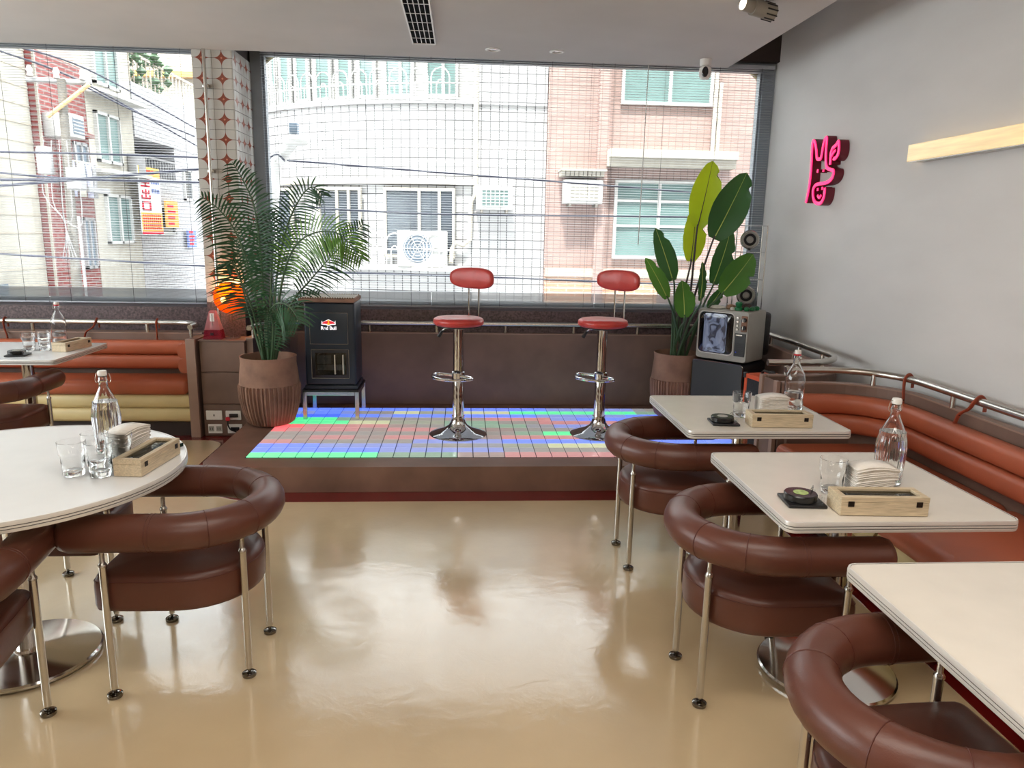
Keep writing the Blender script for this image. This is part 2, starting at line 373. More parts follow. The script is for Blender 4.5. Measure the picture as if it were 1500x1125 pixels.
def rrect(x0, x1, y0, y1, r, n=5):
    out = []
    for cx, cy, a0 in ((x1-r, y1-r, 0), (x0+r, y1-r, 90), (x0+r, y0+r, 180), (x1-r, y0+r, 270)):
        for k in range(n+1):
            a = R(a0+90*k/n); out.append((cx+r*math.cos(a), cy+r*math.sin(a)))
    return out
def ell(a, b, n=16, e=1.0):
    out = []
    for j in range(n):
        t = 2*PI*j/n; c, s_ = math.cos(t), math.sin(t)
        out.append((a*abs(c)**e*(1 if c >= 0 else -1), b*abs(s_)**e*(1 if s_ >= 0 else -1)))
    return out

# ================================================================== THE SETTING
def slab(name, m, *b): return struct(MB().box(*b).build(name, m, smooth=False))
slab('floor', 'floor', -5.3, 2.75, -3.6, 6.6, -.12, 0)
slab('ceiling', 'ceiling', -5.3, 2.0, -3.6, 5.87, 2.85, 2.95)
slab('ceiling_slab', 'wall_plain', -5.4, 2.8, -3.7, 6.75, 3.36, 3.5)
slab('wall_right', 'wall', 2.58, 2.75, -3.6, 6.6, 0, 3.36)
slab('wall_back', 'wall_plain', -5.3, 2.75, -3.75, -3.6, 0, 3.36)
lw = MB()
for b in ((-5.42,-5.3,-3.6,.6,0,3.36), (-5.42,-5.3,5.2,6.6,0,3.36), (-5.42,-5.3,.6,5.2,0,.9), (-5.42,-5.3,.6,5.2,2.8,3.36)): lw.box(*b)
struct(lw.build('wall_left', 'wall_plain', smooth=False))
w3 = MB()
for b in ((-5.38,-5.34,.6,.68,.9,2.8), (-5.38,-5.34,5.12,5.2,.9,2.8), (-5.38,-5.34,.68,5.12,.9,.98), (-5.38,-5.34,.68,5.12,2.72,2.8), (-5.38,-5.34,2.86,2.94,.98,2.72)): w3.box(*b)
w3 = struct(w3.build('added_side_window', 'frame', smooth=False)); MB().box(-5.363, -5.357, .68, 5.12, .98, 2.72).build('pane', 'window_glass', w3, smooth=False)  # unseen side window, added to let more daylight into the room
slab('wall_front', 'granite', -5.3, 2.58, 6.15, 6.6, 0, .955)
slab('trim_1', 'brown_dark', -5.3, 2.58, 6.31, 6.6, 3.0, 3.36)       # header box over the windows
# red painted border of the floor
def arc(cx, cy, r, a0, a1, n=8): return [(cx+r*math.cos(R(a0+(a1-a0)*k/n)), cy+r*math.sin(R(a0+(a1-a0)*k/n))) for k in range(n+1)]
red = [(1.79, -3.5), (1.79, 3.95)] + arc(1.49, 3.95, .30, 0, 90, 6) + [(-1.12, 4.25)] + arc(-1.12, 4.92, .67, 270, 180, 8) + [(-1.79, 5.42)] + arc(-1.95, 5.42, .16, 0, 90, 4) + [(-5.2, 5.58), (-5.2, 6.1), (2.57, 6.1), (2.57, -3.5)]
b = MB(); b.prism(red, 0, .003, lambda u, v, h: (u, v, h)); struct(b.build('trim_2', 'red_floor', smooth=False))

# tiled column between the windows
colm = MB().box(-1.975, -1.70, 5.91, 6.6, 0, 3.36).build('trim_3', 'brown_dark', smooth=False); struct(colm)
MB().box(-1.98, -1.693, 5.90, 6.6, .70, 1.02).build('granite_base', 'granite', colm, smooth=False)
tile0 = None; tw = .1425
def tile(loc, rz):
    global tile0
    if tile0 is None:
        tile0 = MB().rbox(-tw/2+.001, tw/2-.001, -.006, .006, -tw/2+.001, tw/2-.001, .0015, 1).build('tile', 'star_tile', colm); tile0.location = loc; tile0.rotation_euler = (0, 0, rz)
    else: dupmesh(tile0, colm, loc, (0, 0, rz))
for r in range(13):
    z = 1.02 + tw/2 + r*tw
    for c in range(2): tile((-1.98+tw/2+c*tw+.001, 5.905, z), 0)
    for c in range(4): tile((-1.695, 5.90+tw/2+c*tw, z), R(90))
pp = thing('conduit_pipe', 'thin vertical metal pipe standing in front of the patterned tile column', 'pipe', (-1.875, 5.85, 0))
MB().cyl((0, 0, .76), (0, 0, 2.85), .013, n=12).build('pipe', 'steel', pp)
for z in (1.1, 2.0, 2.6): MB().rbox(-.022, .022, -.004, .05, z-.012, z+.012, .004).build('pipe_clip', 'steel', pp)

# windows
def window(name, x0, x1, lp, rp, mull=()):
    f = MB()
    f.box(x0, x0+lp, 6.38, 6.45, .955, 3.0).box(x1-rp, x1, 6.38, 6.45, .955, 3.0).box(x0+lp, x1-rp, 6.38, 6.45, 2.93, 3.0).box(x0+lp, x1-rp, 6.38, 6.45, .955, 1.0)
    f.box(x0+lp, x0+lp+.02, 6.40, 6.47, 1.0, 2.93).box(x1-rp-.02, x1-rp, 6.40, 6.47, 1.0, 2.93)
    for x in mull: f.box(x-.012, x+.012, 6.40, 6.45, 1.0, 2.93)
    o = struct(f.build(name, 'frame', smooth=False))
    MB().box(x0+lp, x1-rp, 6.418, 6.424, 1.0, 2.93).build('pane', 'window_glass', o, smooth=False); return o
window('window_1', -1.69, 2.58, .085, .10)
window('window_2', -5.3, -1.98, .08, .05)
# arch corners of the facade opening outside the glass
for k, (x, sx) in enumerate(((-1.70, 1), (2.58, -1))):
    o = MB(); arcp = [(x+sx*.34*(1-math.cos(t)), 3.0-.34*(1-math.sin(t))) for t in [R(90*i/8) for i in range(9)]]
    arcp = [(x+sx*(.32-.32*math.cos(R(90*i/8))), 2.68+.32*math.sin(R(90*i/8))) for i in range(9)]
    o.prism(arcp+[(x, 3.0)], 6.52, 6.56, lambda u, v, h: (u, h, v)); a_ = struct(o.build('trim_4' if k == 0 else 'trim_5', 'brown_dark', smooth=False))
    MB().tube([(u, 6.50, v) for u, v in arcp], .022, 8).build('arch_moulding', 'trim_cream', a_)

# platform with its grid of lit tiles
pl = [(-1.50, 4.40), (2.55, 4.40), (2.55, 6.14), (-1.62, 6.14)]
pl = arc(-1.47, 4.53, .13, 180, 270, 6) + [(2.55, 4.42), (2.55, 6.12), (-1.60, 6.12)]
b = MB(); b.prism(pl, .004, .166, lambda u, v, h: (u, v, h)); stage = b.build('stage_platform', 'deck', smooth=False)
tag(stage, 'low brown stage platform below the windows holding the lit coloured tiles', 'platform')
PT = .1028; GX, GY = -1.365, 4.594
codes = {'B': ((84, 118, 240), .62), 'b': ((130, 150, 228), .40), 'D': ((50, 84, 235), .80), 'G': ((70, 215, 140), .60), 'g': ((150, 196, 168), .28),
         'R': ((238, 84, 92), .60), 'P': ((214, 140, 142), .36), 'p': ((196, 170, 166), .24), 'Y': ((210, 216, 170), .38), 'y': ((184, 192, 170), .26), 'N': ((176, 172, 168), .26), 'n': ((166, 170, 182), .28)}
for k, (c, s) in codes.items():
    M['led_'+k] = mat('lit_tile_'+k, (176, 173, 170), .16, noise=.03, scale=12, emit=c, estr=s)
rows = ['GGGGGGGGgggggpppPPPPPPPPPPPPpppp', 'BBBBBBBBbbbbbbbbnnNNNNNNNNNNNNNN', 'BBBBbbbbbbnnNNnnyyyYYYYYYYgggggg', 'PPppNNNNNNbbbbbbBBBBBBBBBBBBBBBB',
        'NNpPPPppPPPPPPppPPPPPPPPPPPppppp', 'NNNNNNNNNNNNNNNNNggGGGGGGGggggGG', 'RPPPPPppPPPPpppppNNNNNNNNNNNPPPP', 'RRPPPPPPppNNggggggnnbbbbbbbbbbbb',
        'GGGGGYYYyyyyggggNNNPPPPPPPPPPPPP', 'GGGGgNNNNNNNpppPPPPPbbBBBBBBBBBB', 'DDDDBBBbBBBBBBBBBBBbbbbbbbBBBBBB', 'bbBBbNNNYYyyyYYYYGGGGGGGGGGggGGG', 'BBBBBBBBBBBbBBBBBBBBbbbbbbbnNNNN']
tm = {}; rest = {}
cells = [(r, c) for r in range(13) for c in range(32)]
near = set(sorted(cells, key=lambda t: (t[1] > 23, t[0], t[1]))[:300])
for r, c in cells:
    k = rows[r][c]; x = GX+c*PT; y = GY+r*PT
    if (r, c) in near:
        if k not in tm:
            tm[k] = MB().rbox(.003, PT-.003, .003, PT-.003, -.004, .0075, .0012, 1).build('tile', 'led_'+k, stage); tm[k].location = (x, y, .166)
        else: dupmesh(tm[k], stage, (x, y, .166))
    else: rest.setdefault(k, MB()).box(x+.003, x+PT-.003, y+.003, y+PT-.003, .162, .1735)
bm_all = MB(); mats = []
for k, b in rest.items():
    off = len(bm_all.v); bm_all.v += b.v; bm_all.f += [tuple(i+off for i in f) for f in b.f]; mats += [k]*len(b.f)
o = bm_all.build('far_tiles', 'led_B', stage, smooth=False, kind='stuff')
o.data.materials.clear(); ks = sorted(set(mats))
for k in ks: o.data.materials.append(M['led_'+k])
for p, k in zip(o.data.polygons, mats): p.material_index = ks.index(k)
MB().box(GX-.004, GX+32*PT+.004, GY-.004, GY+13*PT+.004, .15, .1672).build('grout_bed', 'grille', stage, smooth=False)

# low brown parapet that wraps round the stage, rail on top
def vpath(p2, z=0): return [(x, y, z) for x, y in p2]
upath = [(-1.615, 5.70)] + arc(-1.275, 5.77, .34, 180, 90, 8) + arc(2.07, 5.77, .34, 90, 0, 8) + arc(2.07, 4.68, .34, 0, -90, 8)[1:] + [(1.86, 4.34)]
par = MB().sweep(vpath(upath), [(-.025, .17), (.025, .17), (.025, .765), (-.025, .765)]).build('parapet', 'brown_panel', smooth=False)
tag(par, 'low brown parapet curving round the back and sides of the stage', 'low wall')
MB().sweep(vpath(upath, .765), [(-.028, 0), (.028, 0), (.028, .008), (-.028, .008)]).build('cap_edge', 'brown_edge', par, smooth=False)
def rail(name, p2, z, posts, label, base):
    t = thing(name, label, 'rail', (p2[0][0], p2[0][1], 0))
    P = [(x-p2[0][0], y-p2[0][1], z) for x, y in p2]
    MB().tube(P, .020, 14).build('tube', 'steel', t)
    for x, y in posts:
        q = MB().cyl((x-p2[0][0], y-p2[0][1], base), (x-p2[0][0], y-p2[0][1], z-.008), .014, n=10).build('post', 'steel', t)
    return t
rail('stage_handrail', upath, .848, [(-1.6, 5.76)] + [(x, 6.11) for x in (-1.15, -.76, -.21, .36, .93, 1.47, 2.0)] + [(2.41, y) for y in (5.6, 5.1, 4.75)] + [(2.22, 4.38), (1.98, 4.34)],
     'long steel handrail running round the top of the stage parapet', .77)

# ------------------------------------------------------------------ blinds
def blind(x0, x1, label, wand, cords):
    y = 6.335; t = thing('venetian_blind', label, 'blind', ((x0+x1)/2, y, .96), 0, 'silver venetian blinds'); w = (x1-x0)/2
    MB().rbox(-w, w, -.014, .014, 1.985, 2.015, .002, 1).build('headrail', 'slat', t)
    MB().rbox(-w, w, -.013, .013, .002, .016, .003, 1).build('bottom_rail', 'slat', t)
    def slats(zs, tilt):
        s = MB()
        for z in zs:
            a = tilt + random.uniform(-.02, .02); dz = math.sin(a)*.0125; dy = math.cos(a)*.0125; b0 = len(s.v); h = .0014
            for px in (-w, w):
                s.v += [(px, -dy, z-dz), (px, 0, z+h), (px, dy, z+dz)]
            s.f += [(b0, b0+1, b0+4, b0+3), (b0+1, b0+2, b0+5, b0+4)]
        return s
    zs = [.130+i*.0196 for i in range(95)]
    slats(zs, R(4)).build('slats', 'slat', t, kind='stuff')
    slats([.019+i*.0044 for i in range(25)], R(3)).build('gathered_slats', 'slat', t, kind='stuff')
    for x in cords:
        MB().box(x-.0012, x+.0012, -.0145, -.0128, .01, 1.99).build('ladder_cord', 'cord', t, smooth=False)
    if wand is not None:
        MB().cyl((wand, -.03, 1.98), (wand-.01, -.035, .55), .004, n=6).build('wand', 'white_cord', t)
blind(-1.60, -.265, 'silver venetian blind on the wide window, behind the palm and drink cooler', None, (-.55, -.2, .15, .5))
blind(-.259, 1.128, 'silver venetian blind on the wide window, middle one behind the bar stools', None, (-.5, -.12, .28, .6))
blind(1.134, 2.55, 'silver venetian blind on the wide window, next to the grey wall', -.35, (-.62, -.2, .25, .6))
blind(-3.376, -2.035, 'silver venetian blind on the narrower left window, beside the tiled column', None, (-.5, 0, .5))
blind(-4.75, -3.382, 'silver venetian blind at the far left end of the left window', None, (-.5, 0, .5))

# ------------------------------------------------------------------ ceiling fittings
t = thing('air_vent', 'long dark slotted air vent set into the ceiling', 'air vent', (-.27, 4.40, 2.85))
MB().box(-.075, .075, -1.0, 1.04, -.0055, -.0005).build('backing', 'black_matt', t, smooth=False)
fr = MB(); fr.box(-.08, -.072, -1.0, 1.045, -.012, 0).box(.072, .08, -1.0, 1.045, -.012, 0).box(-.08, .08, 1.035, 1.045, -.012, 0); fr.build('frame', 'white_plastic', t, smooth=False)
for i in range(4):
    x = -.045+i*.030; MB().box(x-.0022, x+.0022, -1.0, 1.035, -.0085, -.006).build('slat', 'white_plastic', t, smooth=False)
for i in range(8): MB().box(-.072, .072, .89-i*.19, .893-i*.19, -.009, -.006).build('cross_bar', 'white_plastic', t, smooth=False)
for lab, x, y in (('small round recessed downlight in the ceiling, nearer the air vent', .203, 5.555), ('small round recessed downlight in the ceiling, nearer the camera dome', .655, 5.547)):
    t = thing('recessed_downlight', lab, 'downlight', (x, y, 2.85), 0, 'recessed downlights')
    MB().lathe([(.035, -.001), (.052, -.001), (.054, -.006), (.040, -.010), (.035, -.001)], n=24, cap=False).build('ring', 'white_plastic', t)
    MB().lathe([(.0, -.002), (.036, -.002), (.036, -.004), (0, -.004)], n=20).build('lens', 'dark_chrome', t)
t = thing('security_camera', 'small white security camera with a black face hanging from the ceiling', 'camera', (1.752, 5.633, 2.85))
MB().lathe([(.0, 0), (.042, 0), (.042, -.035), (.036, -.045), (0, -.045)], n=20).build('mount', 'white_plastic', t)
MB().lathe([(0, -.045), (.03, -.047), (.042, -.06), (.044, -.09), (.042, -.115), (.03, -.135), (0, -.14)], n=20).build('body', 'white_plastic', t)
fc = MB(); fc.prism([(.022*math.cos(a), .036*math.sin(a)-.093) for a in [2*PI*i/20 for i in range(20)]], -.046, -.03, lambda u, v, h: (u-.012, h, v)); fc.build('face', 'black_gloss', t)
t = thing('ceiling_spotlight', 'grey finned spotlight hanging under the ceiling near the right wall', 'spotlight', (1.60, 4.22, 2.85), R(195))
MB().cyl((0, 0, 0), (0, 0, -.05), .012).build('stem', 'spot_body', t)
MB().cyl((-.075, 0, -.062), (.06, 0, -.045), .042, n=24).build('housing', 'spot_body', t)
for k in range(10):
    a = 2*PI*k/10; MB().cyl((-.075, .043*math.cos(a), -.062+.043*math.sin(a)), (-.01, .043*math.cos(a), -.054+.043*math.sin(a)), .004, n=6).build('fin', 'black', t)
MB().cyl((.06, 0, -.045), (.12, 0, -.037), .034, n=24).build('snoot', 'spot_body', t)
MB().cyl((.119, 0, -.0372), (.123, 0, -.0367), .028, n=20).build('lens', 'spot_lens', t)

# ------------------------------------------------------------------ right wall: long light and neon
t = thing('wall_light', 'long cream glass wall light on the grey wall', 'wall light', (2.58, 3.2, 2.075))
MB().rbox(-.075, -.005, -1.3, 1.01, -.046, .046, .003, 1).build('glass_box', 'lamp_glass', t)
MB().box(-.072, -.001, -1.28, .98, -.050, -.046).build('base_plate', 'steel', t, smooth=False)
neon_paths = dict(
 body=[(5.444,1.85),(5.426,1.901),(5.411,1.993),(5.412,2.105),(5.423,2.207),(5.425,2.268),(5.41,2.279),(5.383,2.258),(5.355,2.205),(5.333,2.153),(5.303,2.143),(5.272,2.15),(5.262,2.206),(5.251,2.253),(5.23,2.277),(5.213,2.273),(5.21,2.21),(5.201,2.146),(5.185,2.096),(5.158,2.07),(5.109,2.056),(5.076,2.049),(5.067,2.029),(5.081,2.001),(5.123,1.98),(5.184,1.972),(5.271,1.972),(5.324,1.962),(5.346,1.933),(5.336,1.887),(5.306,1.853),(5.252,1.836),(5.204,1.842),(5.174,1.875),(5.168,1.919),(5.172,1.939)],
 leaf=[(5.127,2.091),(5.132,2.14),(5.133,2.168),(5.114,2.198),(5.072,2.214),(5.042,2.234),(5.029,2.2),(5.027,2.167),(5.041,2.141),(5.073,2.125),(5.089,2.131)],
 leaf_vein=[(5.123,2.144),(5.097,2.167),(5.07,2.181)], eye=[(5.305,2.051),(5.302,2.074)], eye_b=[(5.217,2.05),(5.216,2.067)],
 small_eye=[(5.274,1.924),(5.276,1.945)], small_eye_b=[(5.207,1.928),(5.206,1.948)], smile=[(5.267,1.894),(5.239,1.875),(5.215,1.892)])
t = thing('neon_sign', 'pink outline sign shaped like a tall face with a leaf, on the grey wall', 'wall sign', (2.58, 5.24, 2.05))
for k, p in neon_paths.items():
    c = catmull([(0, a-5.24, b-2.05) for a, b in p], 4); wd = .013 if k in ('body', 'leaf') else .009
    def ribbon(x0, x1, wd):
        rings = []
        for i, q in enumerate(c):
            d = (c[min(i+1, len(c)-1)]-c[max(i-1, 0)]).normalized(); nn = Vector((0, -d.z, d.y))
            rings.append([q+nn*wd+Vector((x0, 0, 0)), q-nn*wd+Vector((x0, 0, 0)), q-nn*wd+Vector((x1, 0, 0)), q+nn*wd+Vector((x1, 0, 0))])
        return MB().quadstrip(rings)
    n_ = k.replace('_b', '') 
    s_ = ribbon(-.066, -.002, wd).build(n_+'_return', 'neon_side', t, smooth=False)
    ribbon(-.072, -.066, wd*.85).build(n_+'_face', 'neon', s_, smooth=False)

# ------------------------------------------------------------------ benches
def sec_round(hw, h0, h1, r, n=4):
    """rounded rectangle section: side +-hw, height h0..h1"""
    return [(u, v) for u, v in rrect(-hw, hw, h0, h1, r, n)]
t = thing('corner_bench', 'tan orange padded bench along the grey wall with cream rolls at its foot', 'bench', (2.45, 2.0, 0))
def L(p): return [(x-2.45, y-2.0, z) for x, y, z in p]
bpath = [(1.86, 4.13)] + arc(2.12, 3.75, .38, 90, 0, 10) + [(2.50, 2.4), (2.50, 1.0), (2.50, -1.2)]
MB().sweep(L(vpath(bpath)), [(-.025, .0), (.025, .0), (.025, .762), (-.025, .762)]).build('back_panel', 'brown_panel', t, smooth=False)
MB().sweep(L(vpath(bpath, .762)), [(-.028, 0), (.028, 0), (.028, .008), (-.028, .008)]).build('cap_edge', 'brown_edge', t, smooth=False)
rpath = [(1.88, 4.06), (1.97, 4.06)] + arc(2.10, 3.73, .33, 90, 0, 10) + [(2.43, 2.4), (2.43, 1.0), (2.43, -1.2)]
for z0, z1 in ((.603, .715), (.490, .602)):
    MB().sweep(L(vpath(rpath)), [(u, (z0+z1)/2+v) for u, v in ell(.05, (z1-z0)/2, 18, .75)]).build('back_roll', 'bench_leather', t, angle=60)
MB().sweep(L([(1.90, 4.09, 0), (2.47, 4.09, 0)]), [(-.02, .0), (.02, 0), (.02, .47), (-.02, .47)]).build('rear_board', 'brown_panel', t, smooth=False)
MB().sweep(L([(2.47, 4.08, 0), (2.47, -1.2, 0)]), [(-.01, .40), (.01, .40), (.01, .5), (-.01, .5)]).build('back_board', 'brown_panel', t, smooth=False)
for y0, y1 in ((2.995, 4.045), (.9, 2.985), (-1.2, .89)):
    MB().rbox(1.815-2.45, 2.475-2.45, y0-2, y1-2, .315, .432, .045, 4).build('seat_cushion', 'bench_leather', t, angle=60)
for y0, y1 in ((3.02, 4.03), (.9, 3.0)):
    for z in (.155, .262): MB().sweep(L([(1.905, y1, z), (1.905, y0, z)]), ell(.055, .054, 16, .75)).build('foot_roll', 'cream_leather', t, angle=60)
    MB().rbox(1.93-2.45, 2.46-2.45, y0-2, y1-2, .10, .315, .004, 1).build('carcass', 'brown_dark', t)
MB().box(1.95-2.45, 2.46-2.45, -1.2-2, 4.03-2, .004, .10).build('plinth', 'brown_dark', t, smooth=False)
rail('bench_handrail', [(1.88, 4.13)] + arc(2.12, 3.77, .36, 90, 0, 10) + [(2.48, 2.4), (2.48, -1.2)], .842, [(2.36, 4.03), (2.48, 3.50), (2.48, 2.98), (2.48, 2.4), (2.48, 1.6)], 'steel handrail above the corner bench along the grey wall', .768)
# side end of the partition between stage and corner bench
t = thing('partition_end', 'brown upright end panels between the stage and the corner bench', 'panel', (1.84, 4.24, 0))
for y in (-.112, .100): MB().rbox(-.012, .012, y-.014, y+.03, .004, .775, .002, 1).build('edge_board', 'brown_edge', t)
MB().box(.0, .012, -.08, .085, .004, .765).build('inner_panel', 'brown_panel', t, smooth=False)
MB().box(.012, .64, -.08, .07, .004, .70).build('core', 'brown_panel', t, smooth=False)

t = thing('window_bench', 'tan orange padded bench under the left window with cream rolls at its foot', 'bench', (-3.5, 5.8, 0))
X0, X1 = -5.25+3.5, -2.075+3.5
MB().box(X0, X1+.02, .17, .29, .0, .762).build('back_panel', 'brown_panel', t, smooth=False)
MB().box(X0, X1+.02, .165, .295, .762, .77).build('cap_edge', 'brown_edge', t, smooth=False)
for z0, z1 in ((.605, .718), (.492, .604)):
    path = [(X0, .118, 0), (X1-.13, .118, 0)] + [(x, y, 0) for x, y in arc(X1-.13, .028, .09, 90, 0, 6)] + [(X1-.04, -.08, 0)]
    MB().sweep(path, [(u, (z0+z1)/2+v) for u, v in ell(.048, (z1-z0)/2, 18, .75)]).build('back_roll', 'bench_leather', t, angle=60)
MB().rbox(X0, X1, -.175, .165, .335, .452, .045, 4).build('seat_cushion', 'bench_leather', t, angle=60)
for z in (.283, .176): MB().sweep([(X0, -.11, z), (X1, -.11, z)], ell(.045, .054, 16, .75)).build('foot_roll', 'cream_leather', t, angle=60)
MB().box(X0, X1, -.08, .165, .12, .335).build('carcass', 'brown_dark', t, smooth=False)
MB().box(X0, X1, -.10, .165, .004, .12).build('plinth', 'brown_dark', t, smooth=False)
MB().rbox(X1+.005, X1+.075, -.165, -.135, .004, .765, .002, 1).build('end_edge', 'brown_edge', t)
MB().box(X1+.005, X1+.075, -.135, .165, .004, .762).build('end_panel', 'brown_panel', t, smooth=False)
rail('window_bench_handrail', [(-5.25, 5.99)] + arc(-2.24, 5.80, .19, 90, 0, 8) + [(-2.05, 5.70)], .848, [(-2.05, 5.72), (-2.48, 5.99), (-3.35, 5.99), (-4.2, 5.99)], 'steel handrail above the window bench at the left', .768)

# leather straps hooked over the rails
def strap(label, loc, rz, pts):
    t = thing('leather_strap', label, 'strap', loc, rz, 'leather hanging straps'); c = catmull(pts, 5); s = MB()
    s.tube(c, [.011]*len(c), 8, flat=.45); s.build('strap', 'strap', t)
    MB().lathe([(.0, -.004), (.006, -.004), (.006, .004), (0, .004)], n=10).build('stud', 'hinge', t).location = pts[-2]
S1 = [(0, .03, -.05), (0, .026, 0), (0, 0, .024), (0, -.026, 0), (.006, -.032, -.06), (.03, -.05, -.11), (.035, -.06, -.16)]
S2 = [(0, .03, -.05), (0, .026, 0), (0, 0, .024), (0, -.028, 0), (-.02, -.036, -.04), (-.07, -.045, -.08), (-.085, -.055, -.15)]
strap('brown leather strap hooked on the left rail, furthest from the tiled column', (-3.55, 5.99, .848), 0, S1)
strap('brown leather strap hooked on the left rail behind the bottle', (-2.86, 5.99, .848), 0, S2)
strap('brown leather strap hooked on the left rail, nearest the tiled column', (-2.40, 5.99, .848), 0, [(x*.3, y, z) for x, y, z in S1])
strap('brown leather strap on the right rail, hanging straight down', (2.468, 3.87, .842), R(-78), S1)
strap('brown leather strap on the right rail, bent sideways', (2.48, 3.31, .842), R(-90), S2)

# ------------------------------------------------------------------ cabinet under the column
t = thing('side_cabinet', 'brown laminate cabinet below the tiled column with recessed sockets', 'cabinet', (-1.82, 5.68, 0))
MB().box(-.165, .175, .012, .215, .004, .752).build('body', 'brown_panel', t, smooth=False)
for z0, z1 in ((.512, .742), (.262, .504), (.012, .254)): MB().rbox(-.163, .172, 0, .012, z0, z1, .002, 1).build('front_panel', 'brown_panel', t)
MB().rbox(-.17, .18, -.004, .215, .744, .756, .002, 1).build('top', 'brown_panel', t)
def socket(lab, x, z, w, kind):
    s = thing('wall_socket', lab, 'socket', (x, 5.678, z), 0, 'socket plates on the cabinet')
    MB().rbox(-w/2, w/2, -.008, 0, -.036, .036, .002, 1).build('plate', 'white_plastic', s)
    if kind == 0: MB().box(-.004, .004, -.0095, -.007, -.008, .008).build('keyhole', 'black', s, smooth=False)
    if kind == 1: MB().rbox(-.03, .035, -.02, -.007, -.014, .014, .003, 1).build('insert', 'black', s)
    if kind == 2:
        for q in (-.028, .028): MB().rbox(q-.020, q+.020, -.0095, -.007, -.02, .02, .002, 1).build('outlet', 'grey_plastic', s)
        for q in (-.036, -.020, .020, .036): MB().box(q-.002, q+.002, -.0105, -.009, -.009, .009).build('slot', 'black', s, smooth=False)
socket('blank white socket plate, upper left on the brown cabinet', -1.903, .173, .12, 0)
socket('white plate with a black insert, upper right on the brown cabinet', -1.757, .173, .115, 1)
socket('white double outlet, lower left on the brown cabinet', -1.90, .066, .105, 2)
socket('white plate with a black insert, lower right on the brown cabinet', -1.752, .066, .11, 1)
t = thing('power_cord', 'black cord with a red plug hanging from the cabinet sockets', 'cord', (-1.79, 5.665, 0))
MB().tube(catmull([(.02, -.012, .17), (0, -.02, .15), (-.004, -.022, .11), (.01, -.02, .07), (.05, -.02, .05), (.08, -.015, .03)], 5), .005, 8).build('cord', 'black', t)
MB().rbox(-.018, .012, -.030, -.006, .135, .165, .004, 1).build('plug', 'sign_red', t)
t = thing('metronome', 'small pink clear acrylic metronome on the brown cabinet', 'metronome', (-1.893, 5.76, .757))
MB().quadstrip([[(-w, -w*.7, z), (w, -w*.7, z), (w, w*.7, z), (-w, w*.7, z)] for w, z in ((.068, 0), (.066, .015), (.058, .07))]).build('base', 'pink_deep', t, smooth=False)
MB().quadstrip([[(-w, -w*.7, z), (w, -w*.7, z), (w, w*.7, z), (-w, w*.7, z)] for w, z in ((.058, .07), (.026, .205), (.018, .215))]).build('case', 'pink_glass', t, smooth=False)
MB().box(-.016, .016, -.030, -.028, .075, .195).build('scale_plate', 'white_plastic', t, smooth=False)
MB().cyl((0, -.034, .02), (0, -.034, .19), .002, n=6).build('pendulum', 'steel', t)
MB().rbox(-.012, .012, -.055, -.045, .03, .05, .002, 1).build('winder', 'black', t)
t = thing('disc_lamp', 'table lamp with a round orange acrylic disc on the cabinet', 'lamp', (-1.77, 5.79, .757))
MB().lathe([(0, 0), (.062, 0), (.064, .006), (.03, .012), (0, .014)], n=24).build('base', 'chrome', t)
for x in (-.012, .012): MB().cyl((x, 0, .012), (x, 0, .24), .005, n=8).build('stem', 'clear', t)
MB().cyl((0, .003, .31), (0, -.005, .31), .122, n=48).build('disc', 'orange_acrylic', t)
MB().tube([(.07*math.cos(R(a)), -.008, .31+.07*math.sin(R(a))) for a in range(-20, 200, 10)], .002, 6).build('engraved_ring', 'amber', t)
MB().cyl((.045, -.012, .335), (-.02, -.045, .305), .016, .020, n=14).build('bulb_holder', 'amber', t)
MB().lathe([(0, -.024), (.014, -.02), (.021, 0), (.014, .02), (0, .024)], (-.034, -.05, .297), 14).build('bulb', 'bulb', t)
pl_ = bpy.data.lights.new('disc_lamp_glow', 'POINT'); pl_.energy = 3.0; pl_.color = (1, .5, .16); pl_.shadow_soft_size = .05
po = bpy.data.objects.new('disc_lamp_glow', pl_); COL.objects.link(po); po.location = (-1.80, 5.83, 1.12)

